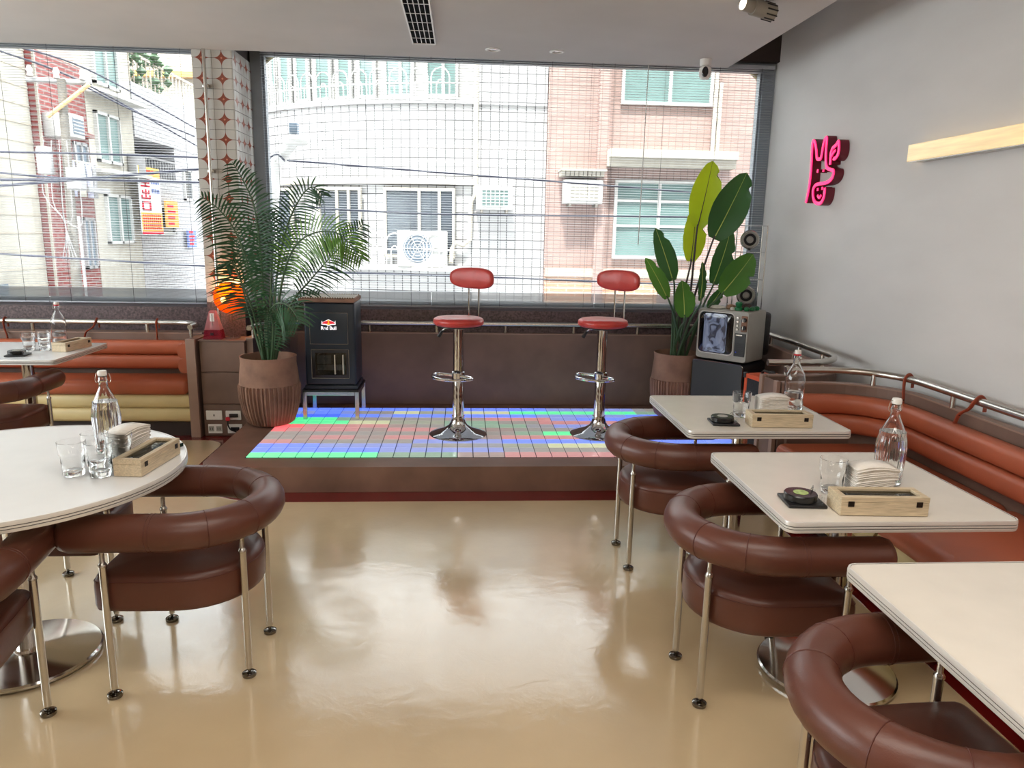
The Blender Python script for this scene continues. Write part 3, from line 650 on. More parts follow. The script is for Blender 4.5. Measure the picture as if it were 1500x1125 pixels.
# ================================================================== FURNITURE
def make_chair(label):
    t = thing('tub_chair', label, 'chair', (0, 0, 0), 0, 'brown leather tub chairs')
    rr = .262
    p = [(.30, -rr, .603), (.20, -rr, .603), (.10, -rr, .603)] + [(rr*math.cos(R(a)), rr*math.sin(R(a)), .603) for a in range(270, 89, -10)] + [(.10, rr, .603), (.20, rr, .603), (.30, rr, .603)]
    def ends(P):
        a = [(P[0][0]+dx, P[0][1], P[0][2]) for dx in (.036, .032, .022)]; z = [(P[-1][0]+dx, P[-1][1], P[-1][2]) for dx in (.022, .032, .036)]
        return a+P+z, [.022, .042, .056]+[.0635]*len(P)+[.056, .042, .022]
    P, rad = ends(p)
    arm = MB().tube(P, rad, 20).build('armrest', 'chair_leather', t, angle=60)
    for a, straight in ((0, 1), (0, -1)): pass
    for ang in (118, 150, 210, 242):
        c = Vector((rr*math.cos(R(ang)), rr*math.sin(R(ang)), .603)); rad_d = Vector((math.cos(R(ang)), math.sin(R(ang)), 0))
        ring = [c + (rad_d*math.cos(2*PI*k/24) + Vector((0, 0, 1))*math.sin(2*PI*k/24))*.0635 for k in range(24)]
        MB().tube(ring, .0017, 5, closed=True).build('seam', 'chair_seam', arm)
    for y in (-rr, rr):
        for x in (.03, .042):
            ring = [Vector((x, y+.0635*math.cos(2*PI*k/24), .603+.0635*math.sin(2*PI*k/24))) for k in range(24)]
            MB().tube(ring, .0013, 5, closed=True).build('seam', 'chair_seam', arm)
    sr = .243
    out = [(sr*math.cos(R(a)), sr*math.sin(R(a))) for a in range(270, 89, -9)] + [(.12, sr), (.21, sr*.985)] + [(.235+.03*math.sin(R(a)), sr*.985-.03+.03*math.cos(R(a))) for a in (30, 60, 90)] 
    out += [(x, -y) for x, y in reversed(out[21:])]
    lv = [(.5, .305), (.95, .305), (.985, .312), (1, .33), (1, .40), (.99, .418), (.965, .432), (.90, .442), (.6, .453), (.2, .457)]
    seat = MB().disc_rings(out, lv).build('seat', 'chair_leather', t, angle=60)
    MB().tube([(x*.993, y*.993, .416) for x, y in out], .0022, 5, closed=True).build('seat_piping', 'chair_seam', seat)
    MB().disc_rings(out, [(.55, .268), (.84, .302), (.84, .3045), (.3, .3045)]).build('seat_pan', 'aluminium', t, angle=50)
    for x, y in ((-.214, .148), (-.214, -.148), (.21, .257), (.21, -.257)):
        z1 = .545
        lg = MB().cyl((x, y, .034), (x, y, .482), .0125, n=14).build('leg', 'steel', t)
        MB().lathe([(.0125, .482), (.0145, .484), (.0145, .490), (.0105, .496), (.0085, .50), (.0085, z1)], (x, y, 0), 14).build('upper_rod', 'steel', lg)
        MB().lathe([(0, .001), (.024, .001), (.025, .004), (.025, .013), (.019, .017), (.006, .018), (.006, .036), (0, .036)], (x, y, 0), 18).build('foot', 'dark_chrome', lg)
    return t
ch = make_chair('brown leather tub chair at the middle right table, below its record coaster')
ch.location = (1.042, 2.396, 0)
again(ch, (1.026, 3.455, 0), R(0), 'brown leather tub chair at the far right table, beside the lit stage')
again(ch, (1.052, 1.388, 0), R(4), 'brown leather tub chair at the nearest right table, cut off by the picture edge')
again(ch, (-.98, 2.63, 0), R(180), 'brown leather tub chair right of the round table, its back to the open floor')
again(ch, (-1.59, 2.04, 0), R(98), 'brown leather tub chair in front of the round table, at the left picture edge')
again(ch, (-1.67, 3.10, 0), R(-90), 'brown leather tub chair pushed under the far side of the round table')
again(ch, (-2.93, 4.66, 0), R(90), 'brown leather tub chair at the far left table in front of the window bench')

def make_table(label, outline, square):
    t = thing('cafe_table', label, 'table', (0, 0, 0), 0)
    top = MB(); top.quadstrip([[(x*k, y*k, z) for x, y in outline] for k, z in ((.97, .711), (.985, .711), (.985, .7445), (.2, .745))]); top = top.build('tabletop', 'table_white' if square else 'table_cool', t, angle=40)
    e = []; s = .985
    for z, d in ((.7105, .0), (.7105, .006), (.717, .008), (.7195, .008), (.7205, .0045), (.7225, .0045), (.7235, .008), (.7285, .008), (.7295, .0045), (.7315, .0045), (.7325, .008), (.739, .008), (.7455, .006), (.7455, .001)): e.append((z, d))
    rings = []
    for z, d in e:
        rg = []
        for x, y in outline:
            l = math.hypot(x, y); rg.append((x*s + x/l*d, y*s + y/l*d, z))
        rings.append(rg)
    MB().quadstrip(rings, True, False).build('edge_band', 'aluminium', top, angle=30)
    for z in (.7215, .7305):
        rg = [[(x*s + x/math.hypot(x, y)*d, y*s + y/math.hypot(x, y)*d, z+q) for x, y in outline] for q, d in ((-.0012, .0058), (.0012, .0058))]
        MB().quadstrip(rg, True, False).build('groove', 'groove', top)
    MB().lathe([(0, .004), (.235, .004), (.245, .008), (.246, .018), (.24, .024), (.12, .034), (.048, .040), (.046, .05), (.0, .05)], n=48).build('base_plate', 'chrome_base', t, angle=25)
    MB().cyl((0, 0, .04), (0, 0, .70), .038, n=24).build('column', 'chrome_base', t)
    MB().rbox(-.14, .14, -.14, .14, .70, .711, .003, 1).build('mounting_plate', 'black', t)
    return t
M['chrome_base'] = mat('polished_steel_base', (206, 202, 198), .12, 1, noise=.02)
sq = rrect(-.378, .378, -.370, .370, .03, 6)
tb = make_table('square cream cafe table in the middle of the right row', sq, 1); tb.location = (1.372, 2.438, 0)
again(tb, (1.388, 3.495, 0), 0, 'square cream cafe table at the back of the right row, beside the stage')
again(tb, (1.402, 1.418, 0), 0, 'square cream cafe table nearest on the right, with nothing on it')
t4 = make_table('square white cafe table at the far left in front of the window bench', sq, 0); t4.location = (-2.968, 5.195, 0)
rd = make_table('round white cafe table at the left with four glasses on it', [(.592*math.cos(2*PI*k/72), .592*math.sin(2*PI*k/72)) for k in range(72)], 0); rd.location = (-1.615, 2.63, 0)

def make_stool(label):
    t = thing('bar_stool', label, 'bar stool', (0, 0, 0), 0, 'red chrome bar stools')
    MB().lathe([(0, .001), (.200, .001), (.204, .006), (.198, .012), (.15, .026), (.10, .046), (.066, .07), (.052, .095), (.047, .125), (.046, .14), (0, .14)], n=48).build('base', 'chrome', t, angle=50)
    MB().lathe([(.041, .13), (.041, .425), (.039, .43), (0, .43)], n=24).build('outer_tube', 'chrome', t)
    MB().lathe([(.037, .42), (.037, .775), (0, .775)], n=24).build('inner_tube', 'chrome', t)
    loop = catmull([(-.035, -.02, .43), (-.12, -.03, .43), (-.155, -.06, .43), (-.13, -.13, .43), (-.05, -.19, .43), (.05, -.19, .43), (.13, -.13, .43), (.155, -.06, .43), (.12, -.03, .43), (.035, -.02, .43)], 4)
    MB().tube(loop, .0105, 10).build('footrest', 'chrome', t)
    MB().lathe([(.040, .40), (.047, .405), (.047, .455), (.040, .46)], n=20, cap=False).build('footrest_collar', 'chrome', t)
    MB().lathe([(0, .765), (.085, .765), (.155, .778), (.155, .784), (0, .784)], n=28).build('seat_plate', 'black', t)
    cu = MB().lathe([(0, .784), (.155, .784), (.170, .792), (.176, .81), (.172, .828), (.155, .838), (.10, .838), (.03, .834), (0, .832)], n=40).build('seat', 'red_leather', t, angle=60)
    MB().tube([(.174*math.cos(2*PI*k/40), .174*math.sin(2*PI*k/40), .802) for k in range(40)], .003, 6, closed=True).build('seat_piping', 'red_leather', cu)
    for x in (-.042, .042): MB().tube(catmull([(x, .05, .776), (x, .13, .776), (x, .172, .79), (x, .185, .84), (x, .185, 1.02), (x, .183, 1.10)], 5), .0065, 8).build('back_rod', 'chrome', t)
    bk = MB(); o = ell(.184, .074, 40, .72); rings = []
    for k, y in ((.2, .158), (.80, .160), (.95, .166), (1, .178), (1, .192), (.95, .203), (.80, .208), (.2, .209)):
        rings.append([(x*k, y - .0 + (x*k)**2*-.9, 1.100+z*k) for x, z in o])
    bk.quadstrip(rings); bk.build('backrest', 'red_leather', t, angle=60)
    MB().tube([(-.03, -.01, .765), (-.10, -.02, .755), (-.125, -.025, .735)], .004, 6).build('lever', 'chrome', t)
    MB().tube([(-.12, -.024, .74), (-.150, -.028, .695)], [.009, .014], 8).build('lever_grip', 'black', t)
    return t
st = make_stool('red leather bar stool with chrome foot, left of the two on the stage'); st.location = (-.026, 5.127, .1745); st.rotation_euler = (0, 0, R(-35))
again(st, (.985, 5.13, .1745), R(-48), 'red leather bar stool with chrome foot, nearer the banana-leaved plant')

# ================================================================== TABLEWARE (on tops at z = .745)
TZ = .7462
def bottle(label, loc, fluted, red):
    t = thing('swing_top_bottle', label, 'bottle', loc, random.uniform(0, 1), 'swing top water bottles')
    fl = (lambda a, z: 1+(.035*math.cos(a*16) if .02 < z < .19 else 0)) if fluted else (lambda a, z: 1+(.03*math.cos(a*8) if .015 < z < .05 else 0))
    n = 96 if fluted else 48
    if fluted: pr = [(0, .002), (.040, .0), (.045, .004), (.0455, .05), (.049, .10), (.0505, .13), (.047, .16), (.038, .195), (.025, .225), (.0165, .245), (.0155, .262), (.018, .265), (.018, .270), (.0155, .273), (.0150, .290)]
    else: pr = [(0, .002), (.044, .0), (.048, .004), (.048, .06), (.0465, .065), (.048, .07), (.048, .17), (.043, .19), (.028, .220), (.017, .240), (.0155, .262), (.018, .265), (.018, .270), (.0155, .273), (.0150, .290)]
    inner = [(max(0, r-.0028), z) for r, z in reversed(pr[2:])]; inner = [(r, max(z, .010)) for r, z in inner] + [(0, .010)]
    MB().lathe(pr+inner, n=n, flute=fl, cap=False).build('glass', 'bottle', t, angle=60)
    lvl = .19 if fluted else .10
    wp = [(0, .0105)] + [(r-.0034, max(z, .0105)) for r, z in pr[2:] if z < lvl]; wp += [(wp[-1][0], lvl), (0, lvl)]
    MB().lathe(wp, n=n, flute=fl).build('water', 'water', t, angle=60)
    st_ = MB().lathe([(0, .286), (.0125, .286), (.0165, .290), (.017, .300), (.015, .308), (0, .309)], n=20).build('stopper', 'white_plastic', t)
    if red: MB().lathe([(.0125, .281), (.0172, .283), (.0172, .290), (.0125, .291)], n=20, cap=False).build('gasket', 'sign_red', st_)
    for s in (-1, 1): MB().tube(catmull([(s*.0165, 0, .266), (s*.024, .002, .262), (s*.027, .004, .275), (s*.021, .004, .298), (s*.016, 0, .302)], 4), .0011, 6).build('wire_bail', 'steel', t)
    return t
bottle('fluted glass water bottle with white stopper on the middle right table', (1.520, 2.435, TZ), True, False)
bottle('fluted glass water bottle on the round white table', (-1.365, 2.86, TZ), True, False)
bottle('smooth glass water bottle with red seal on the far right table', (1.652, 3.51, TZ), False, True)
bottle('smooth glass water bottle with red seal on the far left table', (-2.86, 5.43, TZ), False, True)
tg = None
def tumbler(label, x, y):
    global tg
    if tg is None:
        tg = thing('glass_tumbler', label, 'glass', (x, y, TZ), 0, 'clear glass tumblers')
        MB().lathe([(0, .001), (.031, 0), (.0335, .003), (.037, .050), (.0375, .072), (.0425, .077), (.045, .120), (.0438, .1205), (.041, .079), (.0358, .071), (.0345, .018), (0, .016)], n=40, flute=lambda a, z: 1+(.012*math.cos(a*10) if z < .07 else 0), cap=False).build('glass', 'bottle', tg, angle=50)
    else: again(tg, (x, y, TZ), random.uniform(0, 2), label)
tumbler('empty glass tumbler beside the napkins on the middle right table', 1.262, 2.335)
tumbler('empty glass tumbler beside the napkins on the far right table', 1.345, 3.40)
for x, y, l in ((-1.340, 2.545, 'empty glass tumbler on the round table, nearest the table edge at left'), (-1.315, 2.655, 'empty glass tumbler on the round table, just behind the front one'), (-1.245, 2.535, 'empty glass tumbler on the round table, next to the wooden box'), (-1.225, 2.64, 'empty glass tumbler on the round table, back one beside the bottle')): tumbler(l, x, y)
for x, y, l in ((-2.945, 5.20, 'empty glass tumbler on the far left table, furthest from the wooden box'), (-2.905, 5.31, 'empty glass tumbler on the far left table, back one of three'), (-2.845, 5.205, 'empty glass tumbler on the far left table, next to the wooden box')): tumbler(l, x, y)
def tissue_box(label, loc, rz):
    t = thing('wooden_box', label, 'box', (loc[0], loc[1], TZ), rz, 'wooden lidded table boxes')
    w, d, h = .140, .050, .062
    MB().rbox(-w, w, -d, d, 0, .043, .002, 1).build('body', 'wood', t)
    lid = MB()
    for q in ((-w, w, -d, -d+.018), (-w, w, d-.018, d), (-w, -w+.02, -d+.018, d-.018), (w-.02, w, -d+.018, d-.018)): lid.rbox(*q, .0436, h, .0012, 1)
    lid = lid.build('lid', 'wood', t)
    MB().box(-w+.02, w-.02, -d+.018, d-.018, .052, .054).build('lid_glass', 'box_glass', lid, smooth=False)
    MB().box(-w+.02, w-.02, -d+.018, d-.018, .0436, .046).build('inside', 'dark_green', t, smooth=False)
    for x in (-.108, .108): MB().rbox(x-.010, x+.010, -d-.0025, -d, .030, .048, .001, 1).build('hinge', 'hinge', t)
    return t
def napkins(label, loc, rz):
    t = thing('napkin_holder', label, 'napkins', (loc[0], loc[1], TZ), rz, 'napkin holders')
    MB().rbox(-.07, .07, -.046, .046, 0, .006, .002, 1).build('base', 'dark_green', t)
    pts = [(.030+.040*math.cos(R(a)), .040*math.sin(R(a))) for a in range(0, 181, 12)]
    for y in (-.046, .042):
        b = MB(); b.prism([(x, z+.004) for x, z in pts], y, y+.004, lambda u, v, h: (u, h, v)); b.build('half_disc', 'dark_green', t, smooth=False)
    for k in range(15):
        s = MB(); a = k/14; rg = []; jx = random.uniform(-.004, .004); jy = random.uniform(-.003, .003); fan = .028*(1-a)
        for i in range(8):
            q = i/7; x = -.062+jx*.3+(.140+jx-.012*(1-a))*q; z = .010+.0062*k+.006*a*q + fan*q*q + .010*math.sin(PI*q)*a
            rg.append([(x, -.040+jy, z), (x, .040+jy, z+.002)])
        s.quadstrip(rg, False, False); o = s.build('napkin', 'paper', t); md = o.modifiers.new('thick', 'SOLIDIFY'); md.thickness = .004; md.offset = 1
    return t
def record(label, loc, rz, col='label_green'):
    t = thing('record_coaster_set', label, 'coaster set', (loc[0], loc[1], TZ), rz, 'turntable shaped coaster sets')
    MB().rbox(-.062, .062, -.060, .060, 0, .010, .003, 2).build('deck', 'black', t)
    MB().lathe([(0, .010), (.050, .010), (.053, .013), (.053, .030), (.050, .034), (.03, .0335), (0, .0335)], (-.006, 0, 0), 40).build('record', 'record', t, angle=30)
    MB().lathe([(0, .0336), (.024, .0336), (.024, .0346), (0, .0346)], (-.006, 0, 0), 28).build('label_disc', col, t)
    for x, y in ((.05, -.045), (.05, -.025), (.05, .03)): MB().cyl((x, y, .010), (x, y, .034), .005, n=10).build('peg', 'clear', t)
    MB().tube([(.05, .045, .012), (.05, .045, .042), (.03, .01, .042)], .002, 6).build('tone_arm', 'steel', t)
    return t
tissue_box('pale wooden box with glass lid on the middle right table', (1.328, 2.165), R(-3)); napkins('white napkins fanned in a dark holder on the middle right table', (1.372, 2.30), R(-3)); record('turntable shaped coaster set on the middle right table', (1.118, 2.243), R(-5))
tissue_box('pale wooden box with glass lid on the far right table', (1.462, 3.235), R(-3)); napkins('white napkins in a dark holder on the far right table', (1.475, 3.37), R(-3)); record('turntable shaped coaster set on the far right table', (1.215, 3.27), R(-5), 'grey_plastic')
tissue_box('pale wooden box standing at an angle on the round table', (-1.135, 2.66), R(84)); napkins('white napkins leaning beside the wooden box on the round table', (-1.250, 2.765), R(72))
tissue_box('pale wooden box standing at an angle on the far left table', (-2.70, 5.275), R(82)); record('turntable shaped coaster set on the far left table', (-2.90, 4.985), R(10), 'grey_plastic')
t = thing('menu_stand', 'small dark green acrylic slab lying behind the wooden box on the round table', 'slab', (-1.150, 2.855, TZ), R(60))
MB().rbox(-.06, .06, -.03, .03, 0, .014, .002, 1).build('slab', 'dark_green', t); MB().box(-.055, .055, -.025, .025, .0142, .0155).build('paper_insert', 'paper', t, smooth=False)

# ================================================================== PLANTS
def pot(label, loc, r=.205, h=.505, tall=1.0):
    t = thing('plant_pot', label, 'pot', loc, 0, 'terracotta pots'); n = 276; hb = h*.60
    fl = lambda a, z: 1+(.045*(1 if math.sin(a*46) > 0 else -.9) if .015 < z < hb else 0)
    MB().lathe([(0, 0), (r*.66, 0), (r*.74, .006), (r*.80, .02), (r*.93, .10), (r*1.02, .19), (r*1.045, hb*.92), (r*1.03, hb-.004), (r*1.04, hb), (r*1.0, h*.78), (r*.96, h*.90), (r*.965, h*.97), (r*.985, h), (r*.93, h), (r*.90, h*.95), (r*.86, h*.80), (0, h*.78)], n=n, flute=fl, cap=False).build('body', 'terracotta', t, angle=50)
    MB().lathe([(0, h*.82), (r*.86, h*.80), (r*.87, h*.815), (.05, h*.84), (0, h*.84)], n=32).build('soil', 'soil', t)
    return t
pot('large ribbed terracotta pot holding the palm at the stage corner', (-1.415, 5.45, .1745))
pot('large ribbed terracotta pot holding the banana-leaved plant by the television', (1.70, 5.70, .1745), .185, .515)
fronds = [
[(-1.395,5.36,.724),(-1.417,5.4,1.28),(-1.448,5.42,1.704),(-1.507,5.4,1.895),(-1.571,5.36,2.03)],
[(-1.409,5.34,.727),(-1.439,5.28,1.145),(-1.507,5.2,1.517),(-1.603,5.14,1.702),(-1.705,5.08,1.789)],
[(-1.371,5.38,.721),(-1.331,5.45,1.23),(-1.256,5.5,1.591),(-1.156,5.52,1.807),(-1.067,5.52,1.884),(-.992,5.52,1.82)],
[(-1.341,5.34,.727),(-1.252,5.25,1.197),(-1.127,5.15,1.471),(-.961,5.08,1.573),(-.796,5.02,1.554),(-.661,4.98,1.403)],
[(-1.342,5.4,.718),(-1.25,5.48,1.032),(-1.11,5.55,1.227),(-.94,5.6,1.425),(-.735,5.66,1.636)],
[(-1.413,5.32,.73),(-1.439,5.22,1.009),(-1.495,5.14,1.247),(-1.531,5.1,1.362),(-1.564,5.06,1.341)],
[(-1.369,5.3,.734),(-1.343,5.2,.965),(-1.253,5.1,1.093),(-1.15,5.04,1.078),(-1.078,5.0,.969)],
[(-1.371,5.42,.714),(-1.295,5.55,.924),(-1.186,5.65,1.067),(-1.072,5.72,1.113)],
[(-1.385,5.36,.724),(-1.359,5.4,1.184),(-1.34,5.44,1.518),(-1.369,5.44,1.706)],
[(-1.449,5.42,.713),(-1.556,5.5,1.021),(-1.60,5.5,1.264),(-1.62,5.52,1.51)],
[(-1.345,5.28,.737),(-1.308,5.2,.918),(-1.309,5.1,1.046),(-1.317,5.05,1.084)]]
palm = thing('areca_palm', 'green feathery palm growing in the terracotta pot at the stage corner', 'palm', (-1.415, 5.45, .575))
base0 = Vector((-1.415, 5.45, .575))
for fi, f in enumerate(fronds):
    K = 1.0165; P = [Vector((x*K, y*K, 1.6+(z-1.6)*K))-base0 for x, y, z in f]
    P[0] = Vector((P[0].x*.6, P[0].y*.6, .012)); c = catmull(P, 9); n = len(c)
    fr = MB().tube(c, [.009*(1-.85*i/n)+.0008 for i in range(n)], 7).build('frond', 'stem', palm)
    lf = MB(); Ls = [0]
    for i in range(1, n): Ls.append(Ls[-1]+(c[i]-c[i-1]).length)
    tot = Ls[-1]; start = tot*(.46 if tot > .8 else .3); d = start; side = 1
    while d < tot-.005:
        i = max(j for j in range(n-1) if Ls[j] <= d); q = (d-Ls[i])/max(1e-6, Ls[i+1]-Ls[i]); p = c[i].lerp(c[i+1], q)
        T = (c[i+1]-c[i]).normalized(); u = (d-start)/(tot-start)
        ln = (.25 if tot > .8 else .17)*math.sin(PI*min(1, .16+.80*u))**.7*random.uniform(.85, 1.1)
        ref = Vector((0, -.93, .36)); S = T.cross(ref)
        if S.length < .1: S = T.cross(Vector((1, 0, 0)))
        S.normalize(); N_ = S.cross(T).normalized()
        for sgn in (1, -1):
            dr = (T*(.50+.22*u) + S*sgn*(.95-.10*u) + N_*.25 + Vector((0, 0, random.uniform(-.1, .06)))).normalized()
            w = .0068; b0 = len(lf.v); wd = dr.cross(N_).normalized()
            for k, (tq, ww) in enumerate(((0, .4), (.3, 1), (.7, .75), (1, .05))):
                pc = p + dr*ln*tq + Vector((0, 0, -.075*ln/.2*tq*tq))
                lf.v += [tuple(pc-wd*w*ww), tuple(pc+N_*.0012*ww), tuple(pc+wd*w*ww)]
            for k in range(3):
                a = b0+3*k; lf.f += [(a, a+1, a+4, a+3), (a+1, a+2, a+5, a+4)]
        d += .023
    lf.build('leaflets', 'palm_light' if fi in (3,) else 'palm', fr, kind='stuff')
for k in range(9):
    a = k*.7; MB().cyl((.035*math.cos(a), .035*math.sin(a), .004), (.05*math.cos(a), .05*math.sin(a), random.uniform(.2, .32)), .008, .006, 7).build('stem', 'stem', palm)

bop = thing('bird_of_paradise', 'broad banana-leaved plant growing in the pot beside the television', 'plant', (1.70, 5.70, .585))
leaves = [
 ((1.771,5.62,1.659),(1.86,5.62,2.152),.228,'leaf_lime'), ((1.776,5.75,1.399),(1.80,5.75,1.829),.191,'leaf_lime'), ((1.846,5.45,1.576),(2.068,5.45,2.061),.261,'leaf_dark'),
 ((1.924,5.62,1.235),(2.046,5.62,1.654),.17,'leaf_dark'), ((1.921,5.40,1.18),(2.145,5.4,1.473),.225,'leaf_mid'), ((1.573,5.5,1.264),(1.426,5.5,1.647),.152,'leaf_dark'),
 ((1.526,5.45,1.135),(1.354,5.45,1.434),.125,'leaf_mid'), ((1.634,5.35,1.005),(1.606,5.35,1.274),.165,'leaf_mid'), ((1.776,5.45,1.118),(1.786,5.45,1.411),.07,'leaf_dark'), ((1.939,5.75,1.033),(2.053,5.75,1.196),.095,'leaf_dark')]
for i, (b_, t_, w, mt) in enumerate(leaves):
    B = Vector(b_)-Vector((1.70, 5.70, .585)); T_ = Vector(t_)-Vector((1.70, 5.70, .585)); ax = (T_-B); ln = ax.length; ax.normalize()
    nrm = Vector((random.uniform(-.25, .25), -1, .18)); nrm = (nrm-ax*nrm.dot(ax)).normalized(); sd = ax.cross(nrm); NS = 14; rows_ = []; lf = MB()
    prof = lambda u: (math.sin(PI*min(1, u*.93+.05))**.62)*(1-.25*u)*1.12 if u < .995 else 0
    notch = random.choice((.55, .7, .8))
    for k in range(NS+1):
        u = k/NS; hw = w/2*prof(u); bend = nrm*(-.05*ln*(u-.3)**2*4)
        row = []
        for j in range(9):
            q = -1+j/4; rip = .006*math.sin(u*34+q*3)*abs(q)
            if abs(u-notch) < .04 and j in (8,): q2 = .62
            else: q2 = q
            row.append(B+ax*(ln*u)+sd*hw*q2+nrm*(.20*hw*abs(q)**1.5+rip)+bend)
        rows_.append(row)
    lf.quadstrip(rows_, False, False)
    o = lf.build('leaf', mt, bop, angle=80); uv = o.data.uv_layers.new(name='UVMap')
    for p in o.data.polygons:
        for li in p.loop_indices:
            vi = o.data.loops[li].vertex_index; uv.data[li].uv = ((vi % 9)/8, (vi//9)/NS + abs((vi % 9)/8-.5)*.35)
    MB().tube([r_[4]+nrm*.001 for r_ in rows_], [.0042*(1-.8*k/NS) for k in range(NS+1)], 6).build('midrib', 'rib' if mt != 'leaf_lime' else 'petiole', o)
    root_ = Vector((.055*math.cos(i*2.1), .055*math.sin(i*2.1), .01)); mid = root_.lerp(B, .55)+Vector((0, 0, .06))
    pt = catmull([root_, mid, B-ax*.03, B+ax*.02], 6); n_ = len(pt)
    MB().tube(pt, [.011-.0065*k/n_ for k in range(n_)], 7).build('petiole', 'stem' if B.z < .75 else 'petiole', o)
for k in range(7):
    a = k*.95; MB().tube(catmull([(.05*math.cos(a), .05*math.sin(a), .008), (.045*math.cos(a), .045*math.sin(a), .2), (.06*math.cos(a+.4), .06*math.sin(a+.4), random.uniform(.36, .46))], 5), [.013-.0005*q for q in range(11)], 7).build('stem', 'stem', bop)

# ================================================================== DRINK COOLER ON ITS STAND
t = thing('metal_stand', 'low metal stand with square legs under the dark drink cooler', 'stand', (-.99, 5.74, .1745))
for x in (-.195, .195):
    for y in (-.185, .185): MB().rbox(x-.015, x+.015, y-.015, y+.015, 0, .215, .002, 1).build('leg', 'steel', t)
for y in (-.185, .185): MB().rbox(-.18, .18, y-.012, y+.012, .185, .215, .002, 1).build('apron', 'steel', t)
for x in (-.195, .195): MB().rbox(x-.012, x+.012, -.17, .17, .185, .215, .002, 1).build('apron', 'steel', t)
MB().rbox(-.21, .21, -.20, .20, .2155, .232, .003, 1).build('top', 'black', t)
t = thing('drink_cooler', 'dark navy drink cooler with a lit logo and a small glass door', 'cooler', (-.985, 5.70, .407))
MB().rbox(-.195, .195, -.15, .20, .0, .03, .006, 2).build('foot', 'navy', t)
MB().rbox(-.188, .188, -.145, .20, .03, .655, .018, 3).build('cabinet', 'navy', t)
dr = MB().rbox(-.145, .135, -.153, -.146, .345, .580, .004, 2).build('upper_door', 'navy', t)
def outline(x0, x1, z0, z1, y, w=.0022): 
    b = MB()
    for q in ((x0, x1, z0, z0+w), (x0, x1, z1-w, z1), (x0, x0+w, z0, z1), (x1-w, x1, z0, z1)): b.box(q[0], q[1], y, y+.002, q[2], q[3])
    return b
outline(-.145, .135, .345, .580, -.1545).build('door_trim', 'steel', dr, smooth=False)
d2 = MB().rbox(-.140, .138, -.153, -.146, .085, .305, .004, 2).build('lower_door', 'black', t)
outline(-.140, .138, .085, .305, -.1545).build('door_trim', 'steel', d2, smooth=False)
MB().box(-.112, .118, -.156, -.1535, .112, .280).build('door_glass', 'box_glass', d2, smooth=False)
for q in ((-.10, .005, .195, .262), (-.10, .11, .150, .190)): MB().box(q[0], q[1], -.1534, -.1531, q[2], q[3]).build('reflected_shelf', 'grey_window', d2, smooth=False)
for x in (.035, .095): MB().cyl((x, -.160, .12), (x, -.160, .268), .007, n=10).build('bar', 'steel', d2)
lg = MB()
def poly(name, pts, m, y0=-.157, y1=-.1535):
    b = MB(); b.prism(pts, y0, y1, lambda u, v, h: (u, h, v)); return b.build(name, m, dr, smooth=False)
cx, cz = -.005, .500
poly('logo_sun', [(cx+.018*math.cos(2*PI*k/20), cz+.008+.018*math.sin(2*PI*k/20)) for k in range(20)], 'sign_yellow_lit', -.1562)
poly('logo_outline', [(cx-.052, cz-.008), (cx-.050, cz+.022), (cx-.044, cz+.010), (cx-.02, cz+.022), (cx, cz+.032), (cx+.02, cz+.022), (cx+.044, cz+.010), (cx+.050, cz+.022), (cx+.052, cz-.008), (cx+.02, cz-.010), (cx, cz-.018), (cx-.02, cz-.010)], 'sign_white', -.1558)
for s in (-1, 1): poly('logo_bull', [(cx+s*.043, cz-.002), (cx+s*.046, cz+.006), (cx+s*.022, cz+.019), (cx+s*.005, cz+.020), (cx+s*.004, cz+.004), (cx+s*.016, cz-.004), (cx+s*.030, cz-.001)], 'sign_red_lit', -.1568)
tx = bpy.data.curves.new('lettering', 'FONT'); tx.body = 'Red Bull'; tx.size = .034; tx.align_x = 'CENTER'; tx.extrude = .0012; tx.offset = .0010; tx.materials.append(M['sign_white'])
tob = bpy.data.objects.new('lettering_curve', tx); tme = bpy.data.meshes.new_from_object(tob); bpy.data.objects.remove(tob)
to = bpy.data.objects.new('lettering', tme); COL.objects.link(to); to.parent = dr; to.location = (cx, -.1552, cz-.045); to.rotation_euler = (R(90), 0, 0)
t = thing('clay_tray', 'shallow terracotta tray with a beaded rim on top of the drink cooler', 'tray', (-1.0, 5.70, 1.063))
MB().rbox(-.205, .205, -.165, .20, 0, .028, .006, 2).build('tray', 'terracotta', t)
bd = MB()
for i in range(22): bd.lathe([(0, -.005), (.0075, 0), (0, .008)], (-.19+i*.018, -.145, .032), 6)
for i in range(22): bd.lathe([(0, -.005), (.0075, 0), (0, .008)], (-.19+i*.018, .18, .032), 6)
bd.build('beaded_rim', 'tan_toy', t, kind='stuff'); MB().rbox(-.19, .19, -.13, .165, .0275, .034, .002, 1).build('liner', 'paper', t)

# ================================================================== TELEVISION CORNER
tv_rz = math.atan2(-.30, .275)          # front face runs from (1.80, 5.50) to (2.075, 5.20)
t = thing('television', 'old grey television with a curved screen and dark back', 'television', (1.93, 5.36, .688), tv_rz)
W2 = .205
MB().rbox(-W2, W2, .012, .27, 0, .375, .012, 3).build('case', 'grey_plastic', t)
b = MB(); o1 = rrect(-W2, W2, .0, .375, .022, 4); o2 = rrect(-W2+.016, .092, .048, .352, .035, 4)
fr = MB().quadstrip([[(x, y, z) for x, z in o] for y, o in ((.012, o1), (-.004, o1), (-.010, [(x*.985, .1875+(z-.1875)*.98) for x, z in o1]))]); fr.build('front_bezel', 'grey_plastic', t)
sc = []
for k, y in ((1, -.0105), (.99, -.013), (.93, -.017), (.6, -.024), (.2, -.027)): sc.append([(-.049+(x+.049)*k, y, .20+(z-.20)*k) for x, z in o2])
